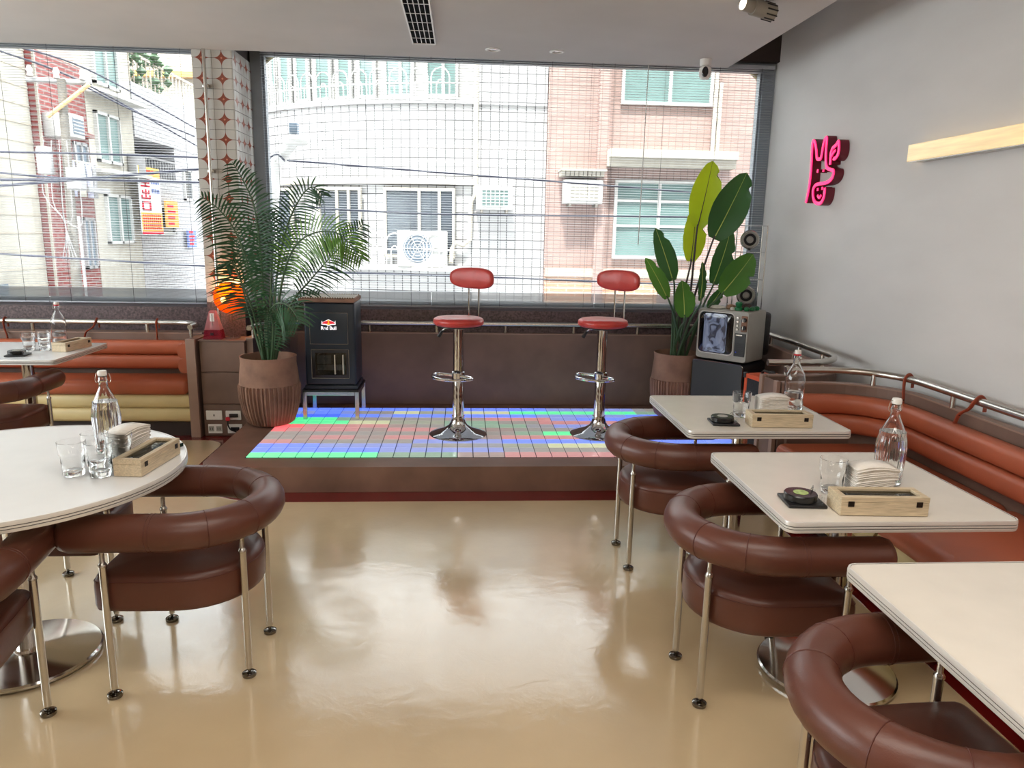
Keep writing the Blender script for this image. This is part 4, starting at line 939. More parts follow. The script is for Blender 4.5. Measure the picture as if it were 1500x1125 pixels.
MB().quadstrip([[(x*1.0, y, z) for x, y, z in sc[0]], [(-.049+(x+.049)*1.05, -.012, .20+(z-.20)*1.05) for x, _, z in sc[0]], [(-.049+(x+.049)*1.02, -.017, .20+(z-.20)*1.02) for x, _, z in sc[0]]], True, False).build('screen_surround', 'white_plastic', t)
scr = MB().quadstrip(sc).build('screen', 'black_gloss', t)
o3 = rrect(-.142, .045, .056, .345, .02, 4); pc = []
for k, y in ((1, -.0252), (.8, -.0280), (.3, -.0302)): pc.append([(-.049+(x+.049)*k, y, .20+(z-.20)*k) for x, z in o3])
MB().quadstrip(pc).build('picture', 'screen', scr)
cp = MB().rbox(.108, W2-.012, -.0135, -.009, .045, .215, .003, 1).build('speaker_panel', 'black', t)
for i in range(7): MB().box(.114, W2-.018, -.0150, -.0132, .06+i*.013, .0635+i*.013).build('speaker_slot', 'grille', cp, smooth=False)
MB().box(.116, .165, -.0150, -.0134, .198, .206).build('badge', 'steel', cp, smooth=False)
MB().lathe([(0, 0), (.003, 0), (0, .003)], n=8).build('power_light', 'blue_led', cp).location = (.125, -.0145, .075)
pk = MB().rbox(.150, W2-.008, -.0135, -.009, .228, .345, .004, 1).build('dial_panel', 'terracotta', t)
for z in (.315, .258):
    d = MB().cyl((.175, -.013, z), (.175, -.034, z), .017, .015, 20).build('dial', 'black', pk); MB().rbox(.172, .178, -.041, -.034, z-.014, z+.014, .001, 1).build('dial_grip', 'steel', d)
for i in range(4): MB().cyl((.125, -.010, .328-i*.028), (.125, -.024, .328-i*.028), .0085, .008, 14).build('knob', 'steel', t)
MB().rbox(-W2+.01, W2-.01, .27, .40, .02, .352, .03, 3).build('rear_case', 'black', t)
for x in (-.15, .15): MB().rbox(x-.02, x+.02, .03, .24, -.010, 0, .002, 1).build('foot', 'black', t)

t = thing('black_cabinet', 'black cabinet with rounded corners under the old television', 'cabinet', (1.93, 5.36, .1745), tv_rz)
oo = rrect(-.215, .20, .0, .500, .03, 5); io = rrect(-.17, .18, .02, .30, .02, 5)
b = MB(); b.prism(oo, -.03, .33, lambda u, v, h: (u, h, v)); b.build('body', 'black', t)
rim = MB(); rim.tube([(x, -.031, z) for x, z in oo], .004, 6, closed=True); rim.build('rim', 'dark_chrome', t)
t = thing('black_case', 'black case with a blue lit corner in front of the black cabinet', 'case', (1.86, 5.16, .1745), tv_rz)
MB().rbox(-.10, .13, -.07, .10, 0, .235, .02, 3).build('body', 'black_gloss', t)
MB().tube([(-.10, -.071, .13), (-.10, -.071, .215), (-.085, -.071, .232), (-.04, -.071, .236)], .005, 6).build('light_strip', 'blue_led', t)
MB().rbox(.0, .10, -.05, .06, .235, .262, .008, 2).build('device', 'steel', t)
t = thing('orange_amplifier', 'orange amplifier box with black corners beside the partition', 'amplifier', (1.935, 4.70, .1745), R(-78))
MB().rbox(-.12, .12, .012, .22, 0, .52, .012, 2).build('body', 'orange_vinyl', t)
MB().rbox(-.12, .12, 0, .014, .0, .035, .004, 1).build('front_frame', 'orange_vinyl', t); MB().rbox(-.12, .12, 0, .014, .49, .52, .004, 1).build('front_frame', 'orange_vinyl', t)
for x in (-.105, .105): MB().rbox(x-.015, x+.015, 0, .014, .035, .49, .004, 1).build('front_frame', 'orange_vinyl', t)
MB().box(-.09, .09, .004, .012, .035, .49).build('grille_cloth', 'grille', t, smooth=False)
for x in (-.115, .115):
    for z in (.012, .508):
        for y in (.008, .212): MB().rbox(x-.015, x+.015, y-.015, y+.015, z-.020, z+.018, .006, 2).build('corner_guard', 'black', t)
MB().tube([(-.08, .11, .522), (-.06, .11, .54), (.06, .11, .54), (.08, .11, .522)], .009, 8).build('handle', 'black', t)

# clutter on top of the television  (top at z = 1.063)
TT = 1.064
def tvp(x, y): c, s = math.cos(tv_rz), math.sin(tv_rz); return (1.93+x*c-y*s, 5.36+x*s+y*c, TT)
def lump(name, label, cat, p, r, h, m, seed):
    random.seed(seed); t_ = MB(); rings = []
    t_.lathe([(0, 0), (r*.85, .001), (r, h*.3), (r*.8, h*.75), (r*.3, h), (0, h)], n=10, flute=lambda a, z: 1+.16*math.sin(3*a+seed)+.1*math.cos(5*a+z*200))
    o = t_.build(name, m, angle=50); o.location = p; return tag(o, label, cat)
lump('folded_cloth', 'white crumpled cloth on the left end of the television top', 'cloth', tvp(-.09, .06), .062, .024, 'paper', 1)
lump('tan_rock', 'rough tan rock on the television, right of the white cloth', 'rock', tvp(.005, .09), .038, .036, 'tan_toy', 2)
lump('white_shell', 'small white shell on the television beside the green bottle cap', 'shell', tvp(.045, .04), .018, .022, 'white_plastic', 3)
lump('dark_rock', 'dark purple rock at the back of the television top', 'rock', tvp(.105, .14), .05, .046, 'dark_toy', 4)
gt = thing('green_figure', 'tall green knob-shaped figure on the television top', 'figurine', tvp(.092, .045)); MB().lathe([(0, 0), (.028, 0), (.028, .022), (.018, .026), (.021, .035), (.026, .05), (.021, .062), (0, .066)], n=18).build('body', 'green_toy', gt)
for x, y, l in ((.155, .045, 'round green figure on the television, nearest the corner'), (.17, .105, 'round green figure on the television, second from the corner'), (.175, .165, 'round green figure on the television, third from the corner')):
    gt = thing('green_ball_figure', l, 'figurine', tvp(x, y)); MB().lathe([(0, 0), (.016, .001), (.021, .012), (.018, .024), (.008, .031), (0, .032)], n=16).build('body', 'green_toy', gt)

# wire rack with two clip fans
t = thing('wire_rack', 'chrome wire grid rack standing in the window corner', 'rack', (2.31, 5.96, .773)); b = MB()
for x in (-.125, .125):
    for y in (-.05, .05): MB().cyl((x, y, 0), (x, y, .915), .005, n=8).build('upright', 'chrome', t)
for z in (.25, .48, .70, .91):
    sh = MB()
    for y in (-.05, -.017, .017, .05): sh.cyl((-.125, y, z), (.125, y, z), .0028, n=6)
    for x in (-.125, .125): sh.cyl((x, -.05, z), (x, .05, z), .0028, n=6)
    sh.build('shelf_wire', 'chrome', t)
MB().cyl((-.125, -.05, .25), (-.06, -.05, .90), .0028, n=6).build('brace', 'chrome', t)
for lab, x, z in (('round dark rimmed speaker clipped near the top of the wire rack', -.015, .80), ('round dark rimmed speaker clipped low on the wire rack, behind a leaf', -.01, .355)):
    f = thing('round_speaker', lab, 'speaker', (2.31+x, 5.905, .773+z), R(-12), 'round clip speakers')
    q = MB().tube([(.058*math.cos(2*PI*k/28), 0, .058*math.sin(2*PI*k/28)) for k in range(28)], .010, 8, closed=True); q.build('rim', 'grey_plastic', f)
    MB().tube([(.070*math.cos(2*PI*k/28), .018, .070*math.sin(2*PI*k/28)) for k in range(28)], .006, 8, closed=True).build('rear_rim', 'steel', f)
    MB().cyl((0, .006, 0), (0, .03, 0), .056, n=28).build('dark_bowl', 'black', f); MB().lathe([(0, .012), (.018, .010), (.026, .003), (.028, -.004), (0, -.004)], n=20).build('cone', 'grey_plastic', f).rotation_euler = (R(90), 0, 0)
    MB().tube([(.040*math.cos(2*PI*k/24), .004, .040*math.sin(2*PI*k/24)) for k in range(24)], .004, 6, closed=True).build('cone_ring', 'grille', f)
    MB().rbox(-.012, .012, .012, .05, -.085, -.06, .003, 1).build('clip', 'black', f)

# ================================================================== OUTSIDE, ACROSS THE STREET
slab('sky_block_storeys', 'concrete', -5.45, 14, -6, 6.75, 3.51, 10.5)  # unseen upper floors, added to keep sky light off the facades opposite
slab('neighbour_wall', 'concrete', 2.85, 14, -6, 6.7, -3.5, 3.5)
slab('street', 'asphalt', -40, 40, 6.8, 60, -3.7, -3.5)
plan = [(-4.9,16.6),(-4.5,15.9),(-3.80,14.85),(-3.2,14.25),(-2.67,13.86),(-2.0,13.5),(-1.37,13.25),(-.6,13.05),(.12,13),(1.40,13)]
def wallband(mb, off, z0, z1, th=.2):
    P = [(x, y+off) for x, y in plan]; back = [(-4.7+off*0, 17.2), (1.40, 17.2)]
    mb.prism(P+[(1.40, 18), (-4.9, 18)], z0, z1, lambda u, v, h: (u, v, h))
def oriented(i0, i1, off): pass
t = thing('white_building', 'white tiled building across the street with a rounded balcony corner', 'building', (0, 13, -3.5))
def Lw(mb): mb.v = [(x, y-13, z+3.5) for x, y, z in mb.v]; return mb
b = MB(); wallband(b, 0, -3.5, 3.66); body = Lw(b).build('lower_wall', 'white_tile', t, smooth=False)
b = MB(); wallband(b, .34, 3.66, 4.95); Lw(b).build('upper_wall', 'white_paint', t, smooth=False)
b = MB(); P = [(x*1.0, y-.05) for x, y in plan[:-2]] + [(.25, 12.95)]; b.prism(P+[(.25, 13.5), (-4.9, 17)], 3.66, 3.72, lambda u, v, h: (u, v, h)); Lw(b).build('balcony_edge', 'grey_paint', t, smooth=False)
b = MB(); b.prism([(x, y-.10) for x, y in plan[:-2]]+[(.2, 12.9), (.2, 13.4), (-4.9, 17)], 2.36, 2.45, lambda u, v, h: (u, v, h)); Lw(b).build('window_ledge', 'cream_paint', t, smooth=False)
b = MB(); b.box(.26, 1.395, 12.96, 13.2, 3.66, 4.95); Lw(b).build('side_wall', 'white_tile', t, smooth=False)
def plane_win(parent, a, c, z0, z1, off, frame_m, pane_m, mull=(), base=(0, 13, -3.5), depth=.05, bars=()):
    """a window standing between plan points a and c"""
    A = Vector((a[0], a[1], 0)); C_ = Vector((c[0], c[1], 0)); d = (C_-A); ln = d.length; d.normalize(); n = Vector((d.y, -d.x, 0))
    B = Vector(base)
    def bx(mb, s0, s1, q0, q1, n0, n1):
        k = len(mb.v)
        for zz in (q0, q1):
            for s_, nn in ((s0, n0), (s1, n0), (s1, n1), (s0, n1)): mb.v.append(tuple(A+d*s_+n*nn+Vector((0, 0, zz))-B))
        mb.f += [tuple(k+i for i in q) for q in ((0,3,2,1),(4,5,6,7),(0,1,5,4),(1,2,6,5),(2,3,7,6),(3,0,4,7))]
    f = MB(); w = .05
    for s0, s1, q0, q1 in ((0, ln, z0, z0+w), (0, ln, z1-w, z1), (0, w, z0+w, z1-w), (ln-w, ln, z0+w, z1-w)): bx(f, s0, s1, q0, q1, off, off+depth)
    for m_ in mull: bx(f, ln*m_-w/2, ln*m_+w/2, z0+w, z1-w, off, off+depth)
    for m_ in bars: bx(f, w, ln-w, z0+(z1-z0)*m_-.02, z0+(z1-z0)*m_+.02, off, off+depth*.9)
    f = f.build('window', frame_m, parent, smooth=False)
    cuts = [0]+list(mull)+[1]
    for i in range(len(cuts)-1):
        p = MB(); bx(p, ln*cuts[i]+w*.5, ln*cuts[i+1]-w*.5, z0+w*.5, z1-w*.5, off+.005, off+.018); p.build('pane', pane_m, f, smooth=False)
pil = [(-3.76,15.11),(-3.55,14.9),(-3.37,14.72),(-3.04,14.43),(-2.66,14.15),(-2.23,13.92),(-1.86,13.74),(-1.43,13.58),(-.75,13.39),(-.01,13.31)]
for i in range(len(pil)-1):
    a, c = Vector(pil[i]), Vector(pil[i+1]); d = (c-a)
    plane_win(t, a+d*.14, c-d*.10, 3.80, 4.85, .03, 'white_paint', 'teal_glass', (.55,) if i > 6 else ())
for a, c, mu in (((-3.45,14.5),(-3.0,14.10),()), ((-2.50,13.77),(-1.70,13.38),(.45,.72)), ((-1.33,13.24),(-.11,13.03),(.5,.78))):
    plane_win(t, a, c, 1.13, 2.30, .09, 'cream_paint', 'dark_window', mu)
def rail_arches(parent, p0, z, h, name):
    P = [Vector((x, y, 0)) for x, y in p0]; Ls = [0]
    for i in range(1, len(P)): Ls.append(Ls[-1]+(P[i]-P[i-1]).length)
    def at(s):
        i = max(j for j in range(len(P)-1) if Ls[j] <= s+1e-9); return P[i].lerp(P[i+1], (s-Ls[i])/(Ls[i+1]-Ls[i]))
    o0 = Vector((0, 13, -3.5)); pit = .36; n = int(Ls[-1]/pit)
    for k in range(n):
        b = MB(); s0 = k*pit+.03; s1 = s0+pit-.06
        for q, top in ((.0, h), (.085, h*.62)):
            pts = [at(s0+q)+Vector((0, 0, z))] + [at((s0+s1)/2+math.cos(R(180-a))*((s1-s0)/2-q))+Vector((0, 0, z+top-.15+q*.6+(.15-q*.6)*math.sin(R(a)))) for a in range(0, 181, 30)] + [at(s1-q)+Vector((0, 0, z))]
            b.tube([p-o0 for p in pts], .013, 5)
        b.build('rail_arch', 'white_paint', parent, smooth=False)
    b = MB()
    for q in (.02, h*.52):
        b.tube([at(min(Ls[-1]-1e-4, Ls[-1]*i/16))+Vector((0, 0, z+q))-o0 for i in range(17)], .014, 5)
    b.build('rail_bar', 'white_paint', parent)
rail_arches(t, [(x, y-.02) for x, y in plan[1:-2]]+[(.1, 12.98)], 3.72, .50, 'balcony')
rail_arches(t, [(-2.0, 13.2), (-1.37, 12.95), (-.6, 12.75), (.08, 12.70)], .98, .56, 'low')
b = MB(); b.prism([(-2.05, 13.15), (-1.37, 12.90), (-.6, 12.70), (.10, 12.65), (.10, 13.1), (-2.05, 13.5)], .92, .98, lambda u, v, h: (u, v, h)); Lw(b).build('planter_ledge', 'white_paint', t, smooth=False)
b = MB().tube([(.21, -.06, 8.3), (.21, -.06, 5.7), (.14, -.07, 5.6), (.12, -.08, 4.95), (.0, -.10, 4.85), (-.12, -.12, 4.9), (-.18, -.12, 4.8), (-.2, -.13, 4.55)], .04, 8); b.build('drain_pipe', 'cream_paint', t)

t = thing('pink_building', 'pink tiled building across the street with two big windows', 'building', (4.2, 12.95, -3.5))
def Lp(mb): mb.v = [(x-4.2, y-12.95, z+3.5) for x, y, z in mb.v]; return mb
Lp(MB().box(1.41, 8.5, 12.95, 18, -3.5, 5.1)).build('wall', 'pink_tile', t, smooth=False)
Lp(MB().box(2.24, 2.42, 12.78, 12.96, -3.5, 5.1)).build('pilaster', 'pink_tile', t, smooth=False)
plane_win(t, (2.62, 12.95), (4.17, 12.95), 3.72, 4.9, .02, 'white_paint', 'teal_glass', (.53,), (4.2, 12.95, -3.5), .06)
plane_win(t, (2.58, 12.95), (4.05, 12.95), 1.18, 2.50, .02, 'white_paint', 'teal_glass', (.53,), (4.2, 12.95, -3.5), .06, (.42, .74))
for z0, z1, d in ((2.84, 2.97, .42), (2.70, 2.84, .34)): Lp(MB().box(2.40, 4.56, 12.95-d, 12.96, z0, z1)).build('ledge', 'cream_paint', t, smooth=False)
Lp(MB().box(1.42, 6.5, 12.80, 12.96, .86, 1.0)).build('lower_ledge', 'beige_paint', t, smooth=False)
Lp(MB().box(1.42, 3.4, 12.86, 12.96, -.3, .86)).build('brick_panel', 'tan_brick', t, smooth=False)
hd = MB()
for i in range(10): hd.box(1.62+i*.072, 1.68+i*.072, 12.55, 12.96, 2.52, 2.60)
hd.box(1.60, 2.36, 12.5, 12.96, 2.60, 2.63); Lp(hd).build('air_hood', 'cream_paint', t, smooth=False)
for x, z0, z1 in ((4.22, 2.97, 5.0), (4.30, 2.97, 4.1)): Lp(MB().cyl((x, 12.88, z0), (x, 12.88, z1), .035, n=8)).build('drain_pipe', 'cream_paint', t)
def ac(label, x, y, z, w, h, m):
    a = thing('air_conditioner', label, 'air conditioner', (x, y, z)); d = .36
    MB().rbox(-w/2, w/2, -d, 0, 0, h, .015, 2).build('case', 'white_paint', a)
    MB().box(-w/2+.09, w/2-.07, -d-.006, -d+.004, .06, h-.05).build('grille_back', m, a, smooth=False)
    g_ = MB()
    for i in range(6): g_.box(-w/2+.09, w/2-.07, -d-.016, -d-.006, .06+i*(h-.12)/5-.006, .06+i*(h-.12)/5+.006)
    for i in range(7): q = -w/2+.09+i*(w-.16)/6; g_.box(q-.006, q+.006, -d-.016, -d-.006, .06, h-.05)
    g_.build('grille', 'white_paint', a, smooth=False)
    for s in (-1, 1): MB().box(s*w*.35-.02, s*w*.35+.02, -d, .0, -.05, 0).build('bracket', 'concrete', a, smooth=False)
    return a
ac('window air conditioner with blue-green grille on the white building', .52, 12.99, 1.95, .60, .38, 'teal_glass')
ac('window air conditioner on the pink building under a small hood', 2.0, 12.94, 2.08, .64, .39, 'cream_paint')
a = thing('outdoor_fan_unit', 'white outdoor fan unit behind the arched railing of the white building', 'fan unit', (-.68, 13.02, .985))
MB().rbox(-.42, .42, -.26, .0, 0, .60, .015, 2).build('case', 'white_paint', a)
MB().cyl((-.08, -.262, .31), (-.08, -.25, .31), .24, n=28).build('fan_opening', 'grey_window', a)
g_ = MB()
for r_ in (.07, .12, .17, .22): g_.tube([(-.08+r_*math.cos(2*PI*k/24), -.272, .31+r_*math.sin(2*PI*k/24)) for k in range(24)], .006, 5, closed=True)
for k in range(6): g_.tube([(-.08, -.272, .31), (-.08+.24*math.cos(k*PI/3), -.272, .31+.24*math.sin(k*PI/3))], .006, 5)
g_.build('fan_guard', 'white_paint', a)
t = thing('street_lamp', 'white street lamp with a round head leaning in front of the white building', 'street lamp', (-2.42, 9.5, -3.5))
MB().tube(catmull([(0, 0, 0), (.05, 0, 4.3), (.15, 0, 5.75), (.20, 0, 5.88), (.37, 0, 6.10)], 4), .062, 12).build('pole', 'white_paint', t)
MB().lathe([(0, 0), (.10, .0), (.16, .03), (.165, .06), (.12, .10), (0, .115)], (.40, 0, 6.07), 24).build('head', 'white_paint', t)
MB().rbox(.335, .44, -.05, .05, 6.20, 6.33, .01, 1).build('sensor_box', 'grey_window', t)
MB().tube(catmull([(-.15, -.02, 5.5), (.0, -.06, 5.72), (.10, -.09, 5.90), (.20, -.09, 5.95), (.28, -.07, 5.88)], 4), .012, 6).build('loose_wire', 'cable', t)

# street at the left: facades facing the lane
t = thing('beige_building', 'pale beige building at the far left of the street', 'building', (-6.4, 10, -3.5))
MB().box(-6, .0, -2.5, 1.98, 0, 9.0).build('wall', 'cream_paint', t, smooth=False)
for z in (5.35, 3.9): MB().box(.0, .04, .55, .9, z, z+.35).build('window', 'grey_window', t, smooth=False)
sid = MB()
for i in range(24): sid.box(0, .012, -2.5, 1.98, 2.6+i*.26, 2.62+i*.26)
sid.build('siding_seams', 'beige_paint', t, smooth=False)
t = thing('red_brick_building', 'red brick building beside the utility pole in the lane', 'building', (-6.3, 12.7, -3.5))
MB().box(-3, 0, -.70, .78, 0, 7.60).build('wall', 'red_brick', t, smooth=False)
for y0, y1, z0, z1 in ((.22, .66, 5.75, 6.40), (.28, .66, 4.35, 5.2)):
    f = MB(); f.box(0, .05, y0, y1, z0, z0+.05).box(0, .05, y0, y1, z1-.05, z1).box(0, .05, y0, y0+.04, z0, z1).box(0, .05, y1-.04, y1, z0, z1).box(0, .05, (y0+y1)/2-.02, (y0+y1)/2+.02, z0, z1)
    f = f.build('window', 'grey_paint', t, smooth=False); MB().box(.005, .02, y0+.03, y1-.03, z0+.03, z1-.03).build('pane', 'grey_window', f, smooth=False)
MB().box(0, .12, .05, .75, 6.50, 6.56).build('awning', 'red_brick', t, smooth=False)
MB().box(0, .035, -.715, -.69, 0, 7.6).build('corner_pipe', 'cream_paint', t, smooth=False)
MB().box(0, .3, .02, .74, 5.60, 5.68).build('window_shelf', 'grey_paint', t, smooth=False)
a = thing('air_conditioner', 'window air conditioner jutting from the red brick building', 'air conditioner', (-6.3, 12.30, 2.88), R(90))
MB().rbox(-.20, .20, -.42, 0, 0, .34, .015, 2).build('case', 'white_paint', a); MB().box(-.16, .16, -.43, -.418, .05, .29).build('grille_back', 'grey_window', a, smooth=False)
for i in range(5): MB().box(-.16, .16, -.438, -.428, .07+i*.05, .085+i*.05).build('slat', 'white_paint', a, smooth=False)
for i, (y, w, c) in enumerate(((12.35, .16, 'laundry'), (12.58, .2, 'cream_paint'), (12.82, .18, 'laundry'), (13.02, .15, 'grey_paint'))):
    a = thing('hanging_laundry', ('grey blue cloth hung outside the brick building, nearest the pole', 'cream cloth hung second in the row outside the brick building', 'grey blue cloth hung third in the row outside the brick building', 'grey cloth hung last in the row outside the brick building')[i], 'laundry', (-6.05, y, 2.55), 0, 'laundry outside the brick building')
    s = MB(); rg = [[(.02*math.sin(q*5+i), -w/2+w*q/5, -k*.09) for q in range(6)] for k in range(7)]; s.quadstrip(rg, False, False); o = s.build('cloth', c, a); md = o.modifiers.new('thick', 'SOLIDIFY'); md.thickness = .01
    MB().cyl((0, -w/2-.03, .005), (0, w/2+.03, .005), .012, n=6).build('hanger_bar', 'pale_tube', a)
t = thing('cream_building', 'cream building with tall blue windows past the brick building', 'building', (-6.3, 14.4, -3.5))
MB().box(-3, 0, -.90, .88, 0, 9.2).build('wall', 'cream_paint', t, smooth=False)
for y0, y1, z0, z1 in ((-.68, .22, 6.15, 7.0), (-.55, .45, 4.75, 5.62), (-.6, .35, 7.45, 8.3)):
    f = MB(); f.box(0, .06, y0, y1, z0, z0+.05).box(0, .06, y0, y1, z1-.05, z1).box(0, .06, y0, y0+.05, z0, z1).box(0, .06, y1-.05, y1, z0, z1).box(0, .06, (y0+y1)/2-.03, (y0+y1)/2+.03, z0, z1)
    f = f.build('window', 'white_paint', t, smooth=False); MB().box(.005, .02, y0+.03, y1-.03, z0+.03, z1-.03).build('pane', 'teal_glass', f, smooth=False)
for z in (6.0, 7.3): MB().box(0, .3, -.9, .88, z-.04, z+.02).build('ledge', 'white_paint', t, smooth=False)
MB().lathe([(0, 0), (.16, 0), (.16, .5), (0, .5)], (.12, .62, 5.9), 14).build('round_vent', 'grey_paint', t)
t = thing('grey_building', 'grey tiled building with balconies behind the rental banner', 'building', (-6.3, 17.0, -3.5))
MB().box(-3, -.0, -1.7, 2.6, 0, 6.05).build('lower_wall', 'grey_tile', t, smooth=False)
MB().box(-3, -.9, -1.7, 2.6, 6.05, 6.75).build('recess_wall', 'grey_window', t, smooth=False)
MB().box(-.9, 0, .3, 2.6, 6.05, 6.75).build('side_wall', 'grey_tile', t, smooth=False)
MB().box(-3, .02, -1.7, 2.6, 6.75, 7.75).build('upper_wall', 'grey_tile', t, smooth=False)
for y0, y1, z0, z1 in ((.7, 1.2, 5.65, 6.35), (1.7, 2.2, 5.55, 6.2), (-.9, .0, 4.9, 5.5)):
    f = MB(); f.box(0, .05, y0, y1, z0, z0+.05).box(0, .05, y0, y1, z1-.05, z1).box(0, .05, y0, y0+.05, z0, z1).box(0, .05, y1-.05, y1, z0, z1)
    f = f.build('window', 'white_paint', t, smooth=False); MB().box(.005, .02, y0+.03, y1-.03, z0+.03, z1-.03).build('pane', 'dark_window', f, smooth=False)
rl = MB()
for i in range(14): rl.box(-.01, .01, -1.65+i*.14, -1.63+i*.14, 6.05, 6.42)
rl.box(-.015, .015, -1.7, .3, 6.40, 6.44); rl.build('balcony_rail', 'grey_paint', t, smooth=False)
rl = MB()
for i in range(20): rl.box(-.03, -.01, -1.65+i*.2, -1.62+i*.2, 7.75, 8.3)
rl.box(-.035, .0, -1.7, 2.6, 8.28, 8.33); rl.build('roof_rail', 'beige_paint', t, smooth=False)
bush = MB()
for i in range(60):
    p = Vector((random.uniform(-.3, .1), random.uniform(-1.6, .2), random.uniform(7.8, 8.5))); r_ = random.uniform(.05, .12); bush.lathe([(0, -r_), (r_, 0), (0, r_)], p, 5)
bush.build('roof_plants', 'stem', t, kind='stuff')
t = thing('far_building', 'pale cream building closing the far end of the lane', 'building', (-5.0, 23, -3.5))
MB().box(-6, 3.5, 0, 6, 0, 11).build('wall', 'cream_paint', t, smooth=False)
for x in (-2.4, -1.3, -.2):
    for z in (4.2, 6.6): MB().box(x, x+.6, -.04, 0, z, z+.9).build('window', 'grey_window', t, smooth=False)
MB().box(-6, 3.5, -.25, 0, 9.2, 9.35).build('ledge', 'banner_orange', t, smooth=False)
t = thing('tall_far_building', 'pale tall building standing behind the brick building', 'building', (-10.8, 17.5, -3.5))
MB().box(-3, 1.4, -1.5, 3, 0, 12.6).build('wall', 'grey_paint', t, smooth=False)
for y in (-1.2, .2, 1.6):
    for z in (8.3, 10): MB().box(1.4, 1.44, y, y+.9, z, z+1.1).build('window', 'grey_window', t, smooth=False)
# banner (hangs on the grey building)
t = thing('rental_banner', 'tall white banner with red characters and an orange band', 'banner', (-6.10, 15.35, 1.45))
def bb(name, y0, y1, z0, z1, m, x=.012, x0=.008): return MB().box(x0, x, y0, y1, z0, z1).build(name, m, t, smooth=False)
MB().box(-.01, .008, -.50, .50, 0, 1.24).build('cloth', 'banner_white', t, smooth=False)
bb('top_band', -.50, .50, 1.06, 1.24, 'banner_orange'); bb('bottom_band', -.50, .50, .02, .38, 'banner_orange'); bb('lower_stripe', -.50, .50, -.03, .02, 'banner_red')
def strokes(name, y, z, w, h, segs, m='banner_red'):
    s = MB()
    for a, c, d, e in segs: s.box(.012, .018, y+a*w, y+d*w, z+c*h, z+e*h)
    s.build(name, m, t, smooth=False)
strokes('character', -.44, .86, .42, .19, [(0, .0, 1, .16), (.05, .36, .95, .50), (.0, .68, 1, .82), (.44, 0, .58, 1), (.2, .68, .32, 1), (.70, .68, .82, 1)])
strokes('character', -.44, .63, .42, .19, [(.43, .05, .57, 1), (.10, .58, .90, .70), (.10, .55, .22, .9), (.78, .55, .90, .9), (0, .04, 1, .18), (0, .05, .13, .42), (.87, .05, 1, .42)])
strokes('character', -.44, .42, .42, .17, [(0, 0, 1, .18), (0, .82, 1, 1), (0, 0, .18, 1), (.82, 0, 1, 1)])
for i in range(2):
    for k in range(5): strokes('small_character', .06+k*.08, .93-i*.17, .045, .08, [(0, 0, .3, 1), (.6, 0, .9, 1), (0, .4, 1, .6)], 'banner_blue')
for i in range(5):
    for k in range(9): strokes('digit', -.44+k*.098, .06+i*.062, .055, .042, [(0, 0, .3, 1), (.65, 0, .95, 1), (0, .75, 1, 1)])
for k in range(6): strokes('small_character', -.22+k*.075, 1.11, .05, .08, [(0, 0, .25, 1), (.5, 0, .75, 1), (0, .4, 1, .6)])
for lab, y, z0, z1, w, m in (('small tan sign with red lettering lower on the grey building', 16.7, 1.55, 2.10, .65, 'banner_orange'), ('small blue and pink sign on the grey building near the column', 17.8, 1.10, 1.50, .5, 'banner_blue')):
    s = thing('wall_sign', lab, 'sign', (-6.22, y, z0)); MB().box(-.02, .02, -w/2, w/2, 0, z1-z0).build('board', m, s, smooth=False)
    for i in range(4): MB().box(.02, .026, -w*.4, w*(.1+.08*(i % 3)), .06+i*(z1-z0)*.22, .06+i*(z1-z0)*.22+.05).build('lettering', 'banner_red', s, smooth=False)

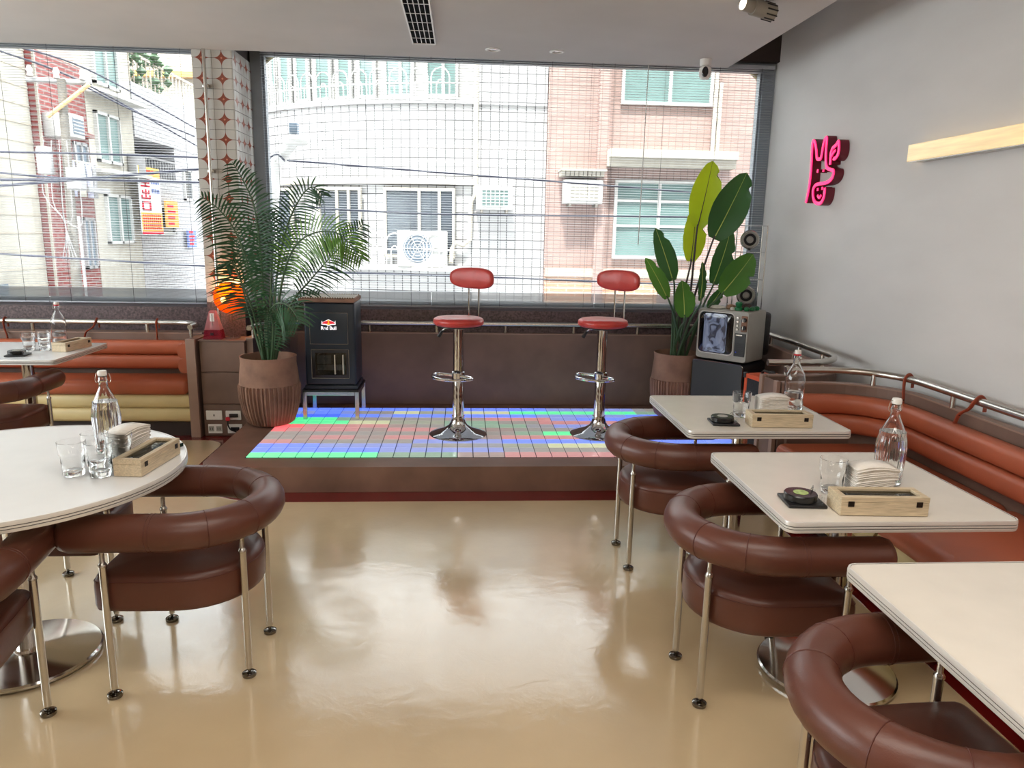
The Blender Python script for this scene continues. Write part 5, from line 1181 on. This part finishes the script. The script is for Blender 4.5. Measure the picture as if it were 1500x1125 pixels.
# utility pole and cables
t = thing('utility_pole', 'concrete utility pole with crossarms in the lane at the left', 'pole', (-5.48, 11.0, -3.5))
MB().cyl((-.1, 0, 0), (.06, 0, 7.0), .085, .055, 14).build('pole', 'concrete', t)
MB().tube([(-.35, -.1, 6.97), (.40, .12, 6.99)], .035, 6).build('crossarm', 'grey_paint', t)
MB().tube([(-.12, -.1, 6.5), (.42, .0, 6.95)], .028, 8).build('brace', 'bamboo', t)
for x in (-.3, .0, .30): MB().lathe([(0, 0), (.04, .0), (.03, .05), (.045, .07), (.02, .13), (0, .13)], (x, x*.28, 7.02), 10).build('insulator', 'white_plastic', t)
MB().lathe([(0, 0), (.10, 0), (.10, .32), (.08, .36), (0, .37)], (-.20, -.12, 5.75), 16).build('transformer', 'grey_paint', t)
MB().rbox(.06, .26, -.16, .02, 5.55, 5.85, .02, 1).build('junction_box', 'grey_paint', t)
for k in range(5): MB().tube(catmull([(-.2+.1*k, -.1, 6.2), (-.25+.12*k, -.16, 5.5-.1*k), (.0, -.15, 5.1), (.05*k-.1, -.12, 4.6)], 4), .007, 5).build('loose_wire', 'grey_paint', t)
MB().cyl((.18, -.1, 1.2), (.16, -.1, 5.2), .022, n=8).build('conduit', 'grey_paint', t)
cabs = [('upper black cable crossing the left window', [(-5.46,9.5,2.41),(-4.43,9.8,2.44),(-2.6,10.2,2.45)]), ('black cable in the left window, second from the top', [(-5.49,9.5,2.17),(-4.7,9.8,2.14),(-2.6,10.2,2.15)]),
 ('black cable in the left window rising to the right', [(-5.39,9.0,1.98),(-4.36,9.2,2.11),(-2.8,9.5,2.31)]), ('black cable in the left window, just under the rising one', [(-5.38,9.3,2.08),(-4.36,9.6,2.12),(-2.8,10.0,2.13)]),
 ('lowest black cable crossing the left window', [(-5.6,9.5,1.22),(-4.96,9.8,1.17),(-2.8,10.2,1.05)]), ('upper cable sloping from the utility pole down the lane', [(-5.88,10.5,3.83),(-5.32,11.5,3.74),(-4.33,13.0,3.14)]),
 ('middle cable sloping from the utility pole down the lane', [(-5.89,10.5,3.73),(-5.39,11.5,3.56),(-4.34,13.0,2.87)]), ('lower cable sloping from the crossarm down the lane', [(-5.39,11.5,3.52),(-4.87,12.0,3.24),(-4.39,13.0,3.03)]),
 ('black cable from the street lamp past the white building', [(-2.22,9.5,2.40),(-.35,10.2,2.35),(3.6,10.8,2.18),(6.6,12.96,2.1)]), ('black cable crossing the wide window at mid height', [(-2.30,9.5,1.87),(-.34,10.0,1.81),(4.2,10.6,1.86),(6.8,12.96,1.9)]), ('lowest black cable in front of the white building', [(-2.37,9.5,1.07),(.2,10.0,1.0),(3.6,10.7,.90),(6.6,12.86,.92)])]
for i, (lab, p) in enumerate(cabs):
    c = catmull(p, 8); o = MB().tube(c, .016 if i in (2, 3) else .012, 6).build('cable', 'cable'); tag(o, lab, 'cable', 'street cables')
